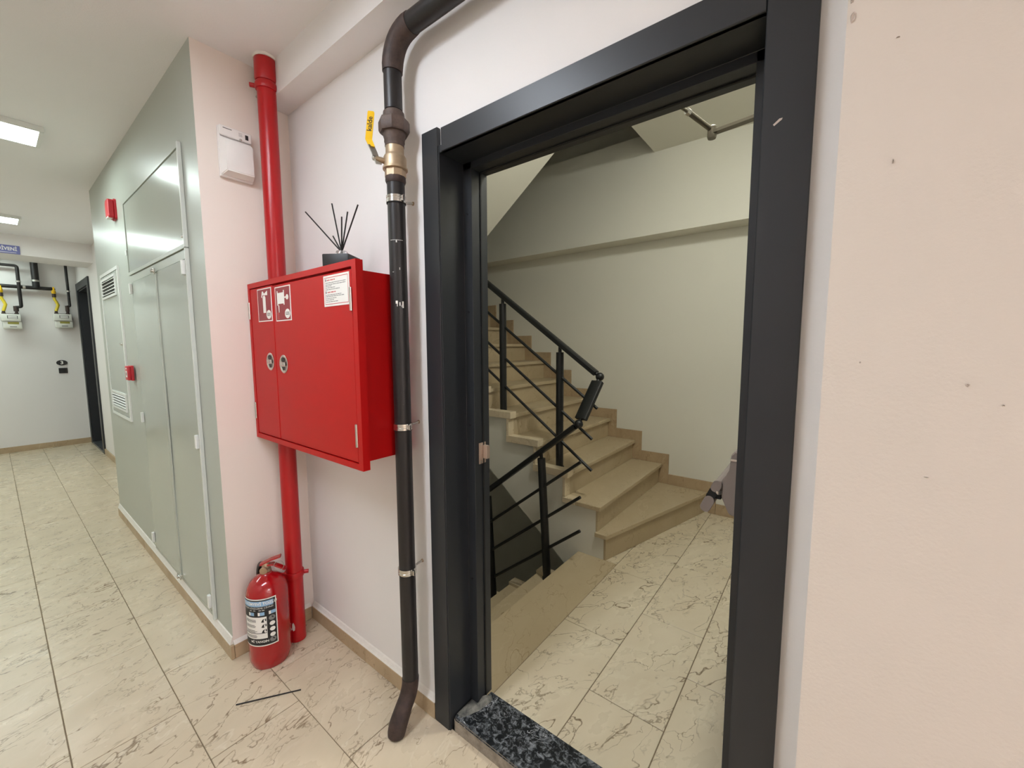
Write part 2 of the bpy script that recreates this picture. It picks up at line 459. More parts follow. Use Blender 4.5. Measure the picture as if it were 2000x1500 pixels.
tag(box('trim_3', (XW, 3.46, 2.337), (XLR, YB, STC+.16), STAIRW), 'plaster beam along the stairwell back wall', kind='structure')
# flight overhead (rises to the right): sloping soffit
sl = .735; xa, xb_ = -1.07, -3.6
tag(prism('ceiling_soffit', [(xa, STC), (xa, STC+.16), (xa-.2, STC+.16), (xb_, STC+.06-(xa-xb_)*sl+.1), (xb_, STC-(xa-xb_)*sl)], 'y', 1.131, 2.38, STAIRW),
    'sloping plaster underside of the flight overhead', kind='structure')

# ================================================================== DOOR FRAME (trim_4), LEAF (door_1), THRESHOLD
fr = empty('trim_4', (-.57, .955, 0), kind='structure', label='anthracite metal door frame around the stair opening')
box('casing', (-1.109, .94, 0), (-1.033, .957, 2.126), ANTH, fr, .0015)
box('casing', (-.124, .94, 0), (-.0425, .957, 2.16), ANTH, fr, .0015)
box('head_casing', (-1.017, .941, 2.046), (-.125, .957, 2.119), ANTH, fr, .0015)
prism('jamb', [(-1.05, .944), (-1.029, .944), (-1.029, 1.053), (-.99, 1.053), (-.99, 1.133), (-1.05, 1.133)], 'z', .051, 2.069, ANTH, fr, .0008)
prism('jamb', [(-.105, .944), (-.125, .944), (-.125, 1.053), (-.154, 1.053), (-.154, 1.133), (-.105, 1.133)], 'z', .051, 2.069, ANTH, fr, .0008)
prism('head_lining', [(.945, 2.069), (.945, 2.046), (1.053, 2.046), (1.053, 2.023), (1.133, 2.023), (1.133, 2.069)], 'x', -1.0285, -.1255, ANTH, fr, .0008)
box('door_seal', (-.9895, 1.094, .051), (-.9865, 1.1, 2.022), RUBBER, fr)
box('door_seal', (-.988, 1.094, 2.0195), (-.156, 1.1, 2.0225), RUBBER, fr)
box('jamb_foot', (-1.05, .944, 0), (-1.0295, 1.133, .051), ANTHD, fr)
box('jamb_foot', (-.1245, .944, 0), (-.105, 1.133, .051), ANTHD, fr)
for z in (1.877, 1.542, 1.136, .55): lathe('screw', [(0, 0), (.0045, 0), (.0045, .0015), (.002, .0018), (0, .0012)], (-1.011, 1.053, z), BLACK, fr, (0, -1, 0), 12)
sp = box('strike_plate', (-.9896, 1.073, .99), (-.987, 1.11, 1.068), STRIKE, fr, .0006)
prism('latch_keeper', [(1.094, 1.008), (1.112, 1.008), (1.112, 1.052), (1.106, 1.058), (1.094, 1.058)], 'x', -.988, -.969, STRIKE, sp, .001)
for z in (.998, 1.062): lathe('screw', [(0, 0), (.003, 0), (.003, .001), (0, .0008)], (-.987, 1.083, z), STEEL, sp, (1, 0, 0), 10)
# scrape on the right casing
bm = bmesh.new(); mp = flat_map((-.098, .9395, 1.84), (1, 0, 0), (0, 0, 1))
b_poly(bm, mp, [(-.007, -.004), (-.005, -.007), (.007, .001), (.008, .004), (.003, .004)])
flat('paint_scrape', bm, CHIPM, fr)

d1 = empty('door_1', (-.13, 1.14, .06), kind='structure', label='anthracite stair door standing open against the landing wall')
leaf = box('door_leaf', (-.158, 1.142, .06), (-.108, 2.03, 2.0), ANTHD, d1, .002)
# panic bar on the leaf face
pb = prism('panic_bar_housing', [(-.1585, 1.125), (-.19, 1.125), (-.199, 1.113), (-.199, 1.068), (-.219, 1.038), (-.219, .985), (-.2, .945), (-.196, .938), (-.1585, .934)], 'y', 1.262, 1.31, METALG, d1, .003)
box('housing_cap', (-.2005, 1.2595, 1.096), (-.159, 1.3115, 1.104), CHROME, pb, .001)
prism('panic_bar_housing', [(-.1585, 1.125), (-.19, 1.125), (-.199, 1.113), (-.199, 1.068), (-.219, 1.038), (-.219, .985), (-.2, .945), (-.196, .938), (-.1585, .934)], 'y', 1.9, 1.948, METALG, d1, .003)
def oval(cx, cz, a, b, ang, n=20):
    return [(cx+a*math.cos(t)*math.cos(ang)-b*math.sin(t)*math.sin(ang), cz+a*math.cos(t)*math.sin(ang)+b*math.sin(t)*math.cos(ang)) for t in [2*PI*k/n for k in range(n)]]
def stadium(cx, cz, hl, r, ang, n=8):
    P = [(hl+r*math.cos(t), r*math.sin(t)) for t in [-PI/2+PI*k/n for k in range(n+1)]]
    P += [(-hl+r*math.cos(t), r*math.sin(t)) for t in [PI/2+PI*k/n for k in range(n+1)]]
    return [(cx+u*math.cos(ang)-v*math.sin(ang), cz+u*math.sin(ang)+v*math.cos(ang)) for u, v in P]
ang = math.radians(66)
bar = prism('push_bar', stadium(-.244, .984, .038, .0135, ang), 'y', 1.2665, 1.945, METALG, d1)
prism('bar_end_cap', stadium(-.2325, 1.0165, .006, .0125, ang), 'y', 1.256, 1.2662, METALG, bar, .001)
prism('bar_end_gap', stadium(-.2430, .9925, .010, .0118, ang), 'y', 1.257, 1.2663, RUBBER, bar)
prism('bar_end_cap', stadium(-.2545, .9600, .012, .0142, ang), 'y', 1.256, 1.2662, METALG, bar, .001)
box('bar_pivot', (-.246, 1.262, .978), (-.2195, 1.306, .996), RUBBER, pb, .002)
lathe('pivot_pin', [(0, -.004), (.008, -.004), (.009, 0), (.007, .003), (0, .004)], (-.226, 1.26, 1.0), CHROME, pb, (.3, -1, .1), 14)
# overhead closer
cl = box('closer_body', (-.106, 1.2, 1.9), (-.062, 1.44, 1.96), CLOSER, d1, .004)
E1 = Vector((-.305, 1.36, 2.046))
tube('closer_spindle', [(-.084, 1.32, 1.955), (-.084, 1.32, 2.05)], .009, CLOSER, cl, 12)
tube('closer_arm', [(-.084, 1.32, 2.043), E1], 0, CLOSER, cl, prof=[(-.004, -.011), (.004, -.011), (.004, .011), (-.004, .011)])
F1 = Vector((-.41, 1.138, 2.108))
tube('closer_rod', [E1+Vector((0, 0, .008)), E1.lerp(F1, .42)+Vector((0, 0, .008))], .0075, CLOSER, cl, 12)
tube('closer_rod', [E1.lerp(F1, .4)+Vector((0, 0, .008)), F1], .0045, CLOSER, cl, 12)
lathe('closer_nut', [(0, -.006), (.0095, -.006), (.0095, .006), (0, .006)], E1.lerp(F1, .42)+Vector((0, 0, .008)), STEEL, cl, F1-E1, 6)
lathe('closer_knuckle', [(0, -.016), (.011, -.016), (.013, -.01), (.013, .016), (.008, .02), (0, .02)], E1, CLOSER, cl, (0, 0, 1), 16)

th = empty('threshold', (-.57, 1.04, 0), 'black and white flecked marble threshold slab under the open stair door', 'threshold')
bm = bmesh.new()
TP = [(-1.026, .968), (-1.022, .957), (-1.012, .952), (-.1265, .952), (-.1265, 1.0525), (-.126, 1.128), (-.988, 1.128), (-.988, 1.0525), (-1.026, 1.0525)]
b_prism(bm, TP, 'z', 0, .05)
bmesh.ops.bevel(bm, geom=[e for e in bm.edges if all(v.co.z > .04 for v in e.verts)], offset=.004, segments=2, affect='EDGES')
for f in bm.faces:
    f.normal_update()
    if abs(f.normal.z) < .5: f.material_index = 1
obj('slab', bm, [BMARB, STONEEDGE], th)
bm = bmesh.new()   # mortar lump left on the corner
mpts = [(-1.024, .972), (-1.0, .965), (-.985, .99), (-.965, 1.03), (-.957, 1.07), (-.955, 1.1), (-.972, 1.112), (-.989, 1.09), (-.989, 1.054), (-1.024, 1.052)]
A = [bm.verts.new((x, y, .0495)) for x, y in mpts]
cc = Vector((-1.0, 1.04, 0))
B = [bm.verts.new((x+(cc.x-x)*.35, y+(cc.y-y)*.3, .053+.003*random.random()+(.008 if y > 1.08 else 0))) for x, y in mpts]
for k in range(len(A)): bm.faces.new((A[k], A[(k+1) % len(A)], B[(k+1) % len(A)], B[k]))
bm.faces.new(B)
obj('mortar_smear', bm, DUSTY, th, True, 70)

# ================================================================== STAIRS
RISE, RUN = .18, .25
def nx(k): return -1.124-RUN*(k-2)
YW, YE = 2.405, 3.645
NS = 12
up_ = empty('staircase', (-1.6, 3.0, 0), 'beige stone stair flight climbing away to the left along the back wall', 'staircase', 'stair flights')
# concrete body and plastered flank
poly = [(-1.105, 0)]
poly += [(-1.105, RISE-.03), (nx(2)-.04, RISE-.03)]
for k in range(2, NS+1):
    poly += [(nx(k)-.04, RISE*k-.03), (nx(k+1)-.04, RISE*k-.03)]
xe = nx(NS+1)-.04
poly += [(xe, RISE*NS-.35)]
poly += [(-2.088, .43), (-1.82, .21), (-1.36, -.16), (-1.105, -.16)]
prism('flank', poly, 'y', YW, YE, STAIRW, up_)
prism('flank_infill', [(-1.106, YW+.005), (-.78, YE), (-1.106, YE)], 'z', 0, RISE-.031, STAIRW, up_)
def slab_poly(name, pts, z0, z1, mat, parent, bev=.003): return prism(name, pts, 'z', z0, z1, mat, parent, bev)
# first winder
slab_poly('riser', [(-1.1045, YW-.001), (-1.088, YW-.003), (-.757, YE), (-.774, YE)], .0008, RISE-.0305, STONE, up_, .0005)
slab_poly('tread', [(-1.078, 2.385), (-.735, YE), (nx(2)-.039, YE), (nx(2)-.039, 2.385)], RISE-.03, RISE, STONE, up_)
for k in range(2, NS+1):
    box('riser', (nx(k)-.0395, YW-.001 if k == 2 else 2.455, RISE*(k-1)+.0005), (nx(k)-.027, YE, RISE*k-.0305), STONE, up_, .0005)
    y0 = 2.385 if k == 2 else 2.455
    if k == 2:
        slab_poly('tread', [(nx(2), 2.385), (nx(2), YE), (nx(3)-.0395, YE), (nx(3)-.0395, 2.455), (nx(3)+.06, 2.455), (nx(3)+.06, 2.385)], RISE*k-.03, RISE*k, STONE, up_)
        box('curb_stone', (nx(3)-.0385, 2.383, RISE*2-.03), (nx(3)+.059, 2.454, RISE*2+.008), CURB, up_, .002)
    else:
        box('tread', (nx(k+1)-.0395, y0, RISE*k-.03), (nx(k), YE, RISE*k), STONE, up_, .003)
        box('curb_stone', (nx(k+1)-.0385, 2.383, RISE*k-.032), (nx(k)+.006, 2.454, RISE*k+.02), CURB, up_, .002)
    if k >= 3: box('curb_riser', (nx(k)-.0385, 2.387, RISE*(k-1)+(.009 if k == 3 else .0205)), (nx(k)-.018, 2.454, RISE*k-.0325), CURB, up_, .001)
# stepped skirting on the back wall
b6 = empty('baseboard_stairs', (-2, YB, .2), kind='structure', label='beige stepped stone skirting climbing the stairwell back wall')
for k in range(2, NS+1):
    prism('skirting_stone', [(nx(k)-.04, RISE*(k-1)), (nx(k)+.056, RISE*(k-1)), (nx(k)+.056, RISE*k+.09), (nx(k), RISE*k+.09), (nx(k), RISE*k-.0315), (nx(k)-.04, RISE*k-.0315)], 'y', YE+.001, YB, SKIRT, b6)
    box('skirting_stone', (nx(k+1)+.0565, YE+.001, RISE*k-.03), (nx(k)-.0005, YB, RISE*k+.09), SKIRT, b6, .001)
box('skirting_stone', (-.675, YE+.001, 0), (-.73, YB, RISE+.09), SKIRT, b6, .001)
box('skirting_stone', (nx(2)+.0565, YE+.001, RISE-.03), (-.7305, YB, RISE+.09), SKIRT, b6, .001)
b5 = empty('baseboard_landing', (-.3, YB, 0), kind='structure', label='beige stone skirting along the landing back wall')
skirt_x(b5, -.674, XLR, YE+.001, YB, .09, .5)

dn = empty('staircase', (-1.9, 1.7, -.9), 'beige stone stair flight leading down beside the landing edge stone', 'staircase', 'stair flights')
def dx_(k): return XB-RUN*k
ND = 7
poly = [(XB+.02, -.16)]
pl = []
for k in range(1, ND+1): pl += [(dx_(k-1)+.021, -RISE*k-.03), (dx_(k)+.021, -RISE*k-.03)]
poly = pl+[(dx_(ND)+.021, -RISE*ND-.25), (dx_(0)+.021, -.42)]
prism('flank', poly, 'y', 1.132, 2.32, STAIRW, dn)
for k in range(1, ND+1):
    box('riser', (dx_(k-1)+.008, 1.132, -RISE*k+.0005), (dx_(k-1)+.0205, 2.26, -RISE*(k-1)-.0305), STONE, dn, .0005)
    box('tread', (dx_(k), 1.132, -RISE*k-.03), (dx_(k-1)+.0205, 2.26, -RISE*k), STONE, dn, .003)
    box('curb_stone', (dx_(k)-.004, 2.261, -RISE*k-.032), (dx_(k-1)+.02, 2.335, -RISE*k+.02), CURB, dn, .002)
    box('curb_riser', (dx_(k-1)+.001, 2.261, -RISE*k+.0205), (dx_(k-1)+.02, 2.33, -RISE*(k-1)-.033), CURB, dn, .001)

# ---- railing
ra = empty('stair_railing', (-1.5, 2.4, 0), 'black metal stair railing with thin bars and angled handrail between the flights', 'railing')
hprof = [(-.013, -.028), (.013, -.028), (.018, -.020), (.018, .020), (.013, .028), (-.013, .028), (-.017, .020), (-.017, -.020)]
R1, R2 = Vector((-1.185, 2.475, 1.215)), Vector((-1.225, 2.265, .925))
up_end = Vector((-3.2, 2.475, 1.215+(3.2-1.185)*.713))
dn_end = Vector((-3.0, 2.265, .925-(3.0-1.225)*.785))
dirU = (up_end-R1).normalized(); dirD = (dn_end-R2).normalized(); dirC = (R2-R1).normalized()
tube('handrail', [R1+dirU*.035, up_end], 0, BLACKRAIL, ra, prof=hprof)
tube('handrail', [R1+dirC*.04, R2-dirC*.035], 0, BLACKRAIL, ra, prof=[(-.012, -.042), (.012, -.042), (.016, -.036), (.016, .036), (.012, .042), (-.012, .042)])
tube('handrail', [R2+dirD*.03, dn_end], 0, BLACKRAIL, ra, prof=hprof)
for P, a, b in ((R1, dirU, dirC), (R2, dirD, -dirC)):
    j = lathe('rail_joint', [(0, -.029), (.0145, -.025), (.025, -.0145), (.029, 0), (.025, .0145), (.0145, .025), (0, .029)], P, BLACKRAIL, ra, (0, 0, 1), 18)
    tube('joint_pin', [P+a*.015, P+a*.05], .012, BLACKRAIL, j, 10)
    tube('joint_pin', [P+b*.012, P+b*.055], .012, BLACKRAIL, j, 10)
def post(top, bot, r=.0275):
    top, bot = Vector(top), Vector(bot)
    p = tube('post', [bot, top], r, BLACKRAIL, ra, 18)
    d = (top-bot).normalized()
    tube('post_neck', [top-d*.01, top+d*.055], .012, BLACKRAIL, p, 12)
    lathe('post_foot', [(0, .001), (r+.007, .001), (r+.005, .012), (0, .013)], bot, BLACKRAIL, p, (0, 0, 1), 18)
post((-2.012, 2.475, 1.745), (-2.012, 2.477, .9))
post((-1.495, 2.478, 1.375), (-1.495, 2.482, .54))
post((-2.515, 2.475, 2.105), (-2.515, 2.477, 1.26))
post((-1.508, 2.265, .655), (-1.445, 2.245, -.18))
post((-2.0, 2.265, .27), (-1.935, 2.245, -.54))
for dz in (-.225, -.465, -.685):
    e = Vector((-1.235 if dz < -.3 else -1.2, 2.475, 1.215+.035+dz-(.025 if dz > -.3 else 0)))
    tube('bar', [e, e+dirU*2.2], .0105, BLACKRAIL, ra, 10)
for dz in (-.25, -.48, -.705):
    e = Vector((-1.20, 2.25, .935+dz))
    tube('bar', [e, e+dirD*2.1], .0105, BLACKRAIL, ra, 10)

# ================================================================== CEILING LIGHTS
def ceiling_light(cx, cy, col, st, label, sx=.31, sy=1.21, z=CEIL):
    t = empty('ceiling_light', (cx, cy, z), label, 'ceiling light', 'corridor ceiling light panels')
    h = .028
    f = bmesh.new()
    for lo, hi in (((cx-sx/2, cy-sy/2), (cx-sx/2+.018, cy+sy/2)), ((cx+sx/2-.018, cy-sy/2), (cx+sx/2, cy+sy/2)),
                   ((cx-sx/2+.018, cy-sy/2), (cx+sx/2-.018, cy-sy/2+.018)), ((cx-sx/2+.018, cy+sy/2-.018), (cx+sx/2-.018, cy+sy/2))):
        b_box(f, (*lo, z-h), (*hi, z-.0005))
    obj('frame', f, GREYL, t)
    box('diffuser', (cx-sx/2+.0185, cy-sy/2+.0185, z-.022), (cx+sx/2-.0185, cy+sy/2-.0185, z-.012), emitter('lit_diffuser', col, st), t)
    return t
ceiling_light(-3.70, -.318, *L_COOL, 'lit rectangular ceiling panel nearest the grey shaft doors')
ceiling_light(-6.24, -.318, *L_COOL, 'lit rectangular ceiling panel just before the far beam')
ceiling_light(-1.16, -.318, *L_NEAR, 'lit rectangular ceiling panel above the stair door corridor')
ceiling_light(3.5, -.318, *L_NEAR2, 'lit rectangular ceiling panel behind the viewer')
ceiling_light(-8.2, -.318, *L_FAR, 'lit rectangular ceiling panel between the far beam and the meters')
sl_ = empty('landing_light', (-.3, 1.85, STC), 'round lit ceiling lamp above the stair landing', 'ceiling light')
lathe('lamp_base', [(0, -.02), (.15, -.02), (.155, -.012), (.155, -.0005), (0, -.0005)], (-.3, 1.85, STC), WHITEP, sl_)
lathe('lamp_shade', [(0, -.075), (.06, -.072), (.11, -.058), (.14, -.03), (.142, -.0205), (0, -.0205)], (-.3, 1.85, STC), emitter('lit_lamp_shade', *L_STAIR), sl_)

# ================================================================== BLACK GAS PIPE
PX, PY = -1.183, .887
gp = empty('gas_pipe', (PX, PY, 0), 'black gas riser pipe with brass valve between the red cabinet and the door frame', 'pipe')
PR = .0295
tube('pipe_length', [(PX, PY, .16), (PX, PY, 1.99)], PR, PIPE, gp, 24)
tube('pipe_length', [(PX, PY, 2.2), (PX, PY, 2.335)], PR, PIPE, gp, 24)
# elbow to the horizontal run above the door
el = arc((PX, PY, 2.32), (PX+.002, PY, 2.425), (PX+.105, PY, 2.425), 10)
tube('elbow', el, [.0325]+[.034]*9+[.0325], RUSTD, gp, 24)
tube('pipe_length', [(PX+.09, PY, 2.425), (.7, PY, 2.41)], PR+.001, PIPE, gp, 24)
# cut lower end swept toward the room
lo_ = arc((PX, PY, .175), (PX, PY, .12), (PX+.004, PY-.035, .085), 6)+arc((PX+.006, PY-.045, .07), (PX+.01, PY-.075, .03), (PX+.01, PY-.078, .004), 6)
tube('drop_elbow', lo_, [.031]*7+[.0325, .033, .0335, .0335, .033, .032, .0305], RUSTD, gp, 22)
tube('pipe_plug', [(PX+.01, PY-.0785, .0035), (PX+.01, PY-.078, .001)], .022, RUBBER, gp, 18)
# union and ball valve
lathe('union', [(0, 2.2), (.026, 2.2), (.034, 2.193), (.036, 2.178), (.036, 2.165), (.03, 2.16), (0, 2.16)], (PX, PY, 0), RUST, gp)
lathe('union_nut', [(0, 2.172), (.047, 2.170), (.051, 2.162), (.051, 2.136), (.047, 2.128), (0, 2.128)], (PX, PY, 0), RUST, gp, seg=8)
lathe('union', [(0, 2.1305), (.037, 2.1305), (.036, 2.116), (.033, 2.108), (.0335, 2.1), (.031, 2.095), (.0315, 2.086), (0, 2.086)], (PX, PY, 0), RUST, gp)
vb = lathe('valve_body', [(0, 2.087), (.030, 2.087), (.030, 2.062), (.034, 2.056), (.0375, 2.05), (.0375, 2.02), (.041, 2.018), (.041, 2.012), (.036, 2.01), (0, 2.01)], (PX, PY, 0), BRASS, gp)
lathe('valve_hex', [(0, 2.0095), (.035, 2.0095), (.035, 1.988), (0, 1.988)], (PX, PY, 0), BRASS, vb, seg=8)
lathe('socket', [(0, 1.989), (.033, 1.989), (.034, 1.975), (.031, 1.968), (0, 1.968)], (PX, PY, 0), RUSTD, gp)
tube('valve_stem', [(PX-.012, PY-.03, 2.035), (PX-.022, PY-.062, 2.035)], .009, BRASS, vb, 12)
lv0 = Vector((PX-.02, PY-.058, 2.036))
lev = tube('lever', [lv0+Vector((.006, .004, -.018)), lv0, lv0+Vector((-.004, -.006, .02)), lv0+Vector((-.012, -.012, .042))], 0, STEEL, gp, prof=[(-.0018, -.011), (.0018, -.011), (.0018, .011), (-.0018, .011)])
lathe('lever_nut', [(0, -.003), (.008, -.003), (.008, .005), (.004, .008), (0, .008)], lv0+Vector((-.002, -.006, 0)), STEEL, lev, (-.3, -.95, 0), 6)
g0 = lv0+Vector((-.009, -.010, .036)); g1 = lv0+Vector((-.016, -.016, .058)); g2 = lv0+Vector((-.004, -.012, .142))
# yellow grip: flat plate facing the viewer, bent near the bottom
gn = Vector((.78, -.62, 0)).normalized(); gs = Vector((.62, .78, 0)).normalized()
bm = bmesh.new(); rows = []
for p, hw in ((g0, .010), (g1, .0105), (g2-Vector((0, 0, .004)), .0105), (g2, .008)):
    rows.append([bm.verts.new(p+gs*u+gn*v) for u, v in ((-hw, .003), (hw, .003), (hw, -.003), (-hw, -.003))])
for A, B in zip(rows, rows[1:]):
    for k in range(4): bm.faces.new((A[k], A[(k+1) % 4], B[(k+1) % 4], B[k]))
bm.faces.new(rows[0]); bm.faces.new(rows[-1])
grip = obj('lever_grip', bm, YELLOW, lev)
bm = bmesh.new()
axv = (g2-g1).normalized(); mid = g1.lerp(g2, .52)
mpv = lambda u, v, d=0: mid+axv*u-gs*v+gn*(.0034+d)
b_text(bm, 'kalde', .021, mpv, .002, 0, 0, 1.0, bold=.0004)
flat('lever_print', bm, INK, lev)
def pipe_patch(a0, a1, z0, z1):
    bm = bmesh.new(); n = 4
    mpp = lambda u, v, d=0: Vector((PX+(PR+.0005)*math.cos(u), PY+(PR+.0005)*math.sin(u), v))
    b_quad(bm, mpp, math.radians(a0), math.radians(a1), z0, z1, 0, n)
    obj('chalk_mark', bm, PAPER, gp)
for q in ((-60, -46, 1.567, 1.577), (-52, -48, 1.558, 1.567), (-36, -30, 1.560, 1.572), (-18, -8, 1.553, 1.575), (-24, -21, 1.556, 1.563), (-85, 0, 1.7775, 1.7787), (-48, -40, 1.770, 1.7775), (-30, -26, 1.68, 1.688), (-76, -66, 1.672, 1.6735)): pipe_patch(*q)
def pipe_clamp(z, px=PX, py=PY, r=PR, wally=.955):
    c = lathe('clamp', [(r+.0005, -.011), (r+.0035, -.011), (r+.0035, -.004), (r+.0025, -.003), (r+.0025, .003), (r+.0035, .004), (r+.0035, .011), (r+.0005, .011)], (px, py, z), CHROME, gp, seg=24)
    lathe('clamp_lining', [(r+.0002, -.0135), (r+.003, -.0135), (r+.003, -.0115), (r+.0002, -.0115)], (px, py, z), RUBBER, c, seg=24)
    tube('clamp_stud', [(px, py+r, z), (px+.004, wally, z+.006)], .004, STEEL, c, 10)
    box('clamp_ear', (px+r-.004, py-.006, z-.010), (px+r+.013, py+.004, z+.010), CHROME, c, .002)
    lathe('wall_rosette', [(0, 0), (.007, 0), (.006, .003), (0, .003)], (px+.004, wally, z+.006), BRASS, c, (0, -1, 0), 12)
for z in (1.915, 1.139, .602): pipe_clamp(z)

# ================================================================== RED RISER PIPE
RX, RY, RR = -1.976, .823, .0365
rp = empty('fire_riser_pipe', (RX, RY, 0), 'red fire riser pipe standing in the corner behind the red cabinet', 'pipe')
tube('pipe_length', [(RX, RY, .002), (RX, RY, 1.0)], RR, REDP, rp, 28)
tube('pipe_length', [(RX, RY, 1.0), (RX, RY, 2.56)], RR, REDP, rp, 28)
lathe('coupling', [(0, 2.555), (.040, 2.555), (.0425, 2.562), (.0425, 2.64), (.040, 2.648), (0, 2.648)], (RX, RY, 0), REDP, rp)
bm = bmesh.new()
ring = [(RX+(.043+.006*random.random())*math.cos(a), RY+(.043+.006*random.random())*math.sin(a)) for a in [2*PI*k/16 for k in range(16)]]
b_prism(bm, ring, 'z', 2.644, 2.6549)
obj('plaster_collar', bm, PLASTER, rp, True)
for aa, zz, h in ((-46, .083, .022), (-70, .072, .008), (-74, .10, .006)):
    a = math.radians(aa); bm = bmesh.new()
    pts_ = [(-.010, -h*.5), (-.004, -h), (.004, -h*.8), (.006, -h*.1), (.003, h*.5), (-.002, h), (-.008, h*.6)]
    b_poly(bm, lambda u, v, d=0: Vector((RX+(RR+.0006)*math.cos(a+u*.9/RR), RY+(RR+.0006)*math.sin(a+u*.9/RR), zz+v)), pts_)
    flat('flaked_paint', bm, PLASTER, rp)
def ring_clamp(z, mat, ang):
    c = lathe('clamp', [(RR+.0003, -.014), (RR+.005, -.014), (RR+.0075, -.006), (RR+.0075, .006), (RR+.005, .014), (RR+.0003, .014)], (RX, RY, z), mat, rp, seg=28)
    d = Vector((math.cos(ang), math.sin(ang), 0))
    P = Vector((RX, RY, z))
    for sg in (1, -1):
        tube('clamp_bolt', [P+d*sg*(RR-.001), P+d*sg*(RR+.026)], .0095, mat, c, 10)
    tube('clamp_stud', [P+Vector((-RR, 0, 0)), Vector((-2.08, RY, z))], .005, STEEL, c, 8)
ring_clamp(2.535, REDP, math.radians(60)); ring_clamp(.335, REDP, math.radians(55))

# ================================================================== RED FIRE HOSE CABINET
CX0, CX1, CY0, CZ0, CZ1 = -2.074, -1.199, .735, 1.007, 1.701
fc = empty('fire_cabinet', (-1.64, .955, 1.0), 'red two-door fire hose and extinguisher cabinet mounted on the wall', 'cabinet')
bx0, bx1, bz0, bz1 = -2.052, -1.222, 1.03, 1.672
bm = bmesh.new()
b_box(bm, (bx0, .758, bz0), (bx0+.003, .954, bz1)); b_box(bm, (bx1-.003, .758, bz0), (bx1, .954, bz1))
b_box(bm, (bx0+.003, .758, bz0), (bx1-.003, .954, bz0+.003)); b_box(bm, (bx0+.003, .758, bz1-.003), (bx1-.003, .954, bz1)); b_box(bm, (bx0+.003, .951, bz0+.003), (bx1-.003, .954, bz1-.003))
body = obj('body', bm, RED, fc)
for (y, z) in ((.885, 1.640), (.885, 1.065)): lathe('screw_hole', [(0, 0), (.0035, 0), (.0035, .0004), (0, .0004)], (bx1, y, z), BLACK, body, (1, 0, 0), 12)
# front flange frame
bm = bmesh.new(); fwid = .021
for lo, hi in (((CX0, CZ0), (CX1, CZ0+fwid)), ((CX0, CZ1-fwid), (CX1, CZ1)), ((CX0, CZ0+fwid), (CX0+fwid, CZ1-fwid)), ((CX1-fwid-.004, CZ0+fwid), (CX1, CZ1-fwid))):
    b_box(bm, (lo[0], CY0, lo[1]), (hi[0], CY0+.026, hi[1]))
bmesh.ops.remove_doubles(bm, verts=bm.verts, dist=1e-5)
obj('front_frame', bm, RED, fc)
XD = -1.823
dz0, dz1 = CZ0+fwid+.003, CZ1-fwid-.003
ld = box('door', (CX0+fwid+.002, CY0+.0015, dz0), (XD-.002, CY0+.018, dz1), RED, fc, .003)
rd = box('door', (XD+.002, CY0+.0015, dz0), (CX1-fwid-.007, CY0+.018, dz1-.004), RED, fc, .003)
def hinge(par, x, z0, z1):
    h = tube('hinge', [(x, CY0-.0015, z0), (x, CY0-.0015, z1)], .0052, CHROME, fc, 12)
    box('hinge_leaf', (x-.009, CY0+.0003, z0), (x-.003, CY0+.0014, z1), STEEL, h)
hinge(ld, -2.062, 1.545, 1.619); hinge(ld, -2.060, 1.096, 1.17)
hinge(rd, -1.231, 1.539, 1.614); hinge(rd, -1.228, 1.086, 1.164)
def cab_lock(par, x, z):
    L = lathe('lock', [(0, -.001), (.036, -.001), (.0375, .0015), (.035, .003), (.0315, .0028), (.0295, .0012), (0, .0012)], (x, CY0+.0015, z), CHROME, fc, (0, -1, 0), 30)
    bm = bmesh.new(); mp = flat_map((x, CY0-.0003, z), (1, 0, 0), (0, 0, 1))
    b_poly(bm, mp, disc_pts(-.006, .017, .0145, .0105)); b_poly(bm, mp, [(-.019, -.011), (.008, -.010), (.006, -.025), (-.008, -.026)])
    flat('lock_recess', bm, BLACK, L)
    box('lock_paddle', (x-.022, CY0-.006, z-.008), (x+.022, CY0-.001, z+.008), CHROME, L, .0025)
    lathe('key_barrel', [(0, 0), (.006, 0), (.006, .006), (0, .0065)], (x+.008, CY0-.001, z+.001), STEEL, L, (0, -1, 0), 14)
cab_lock(ld, -1.879, 1.36); cab_lock(rd, -1.752, 1.352)
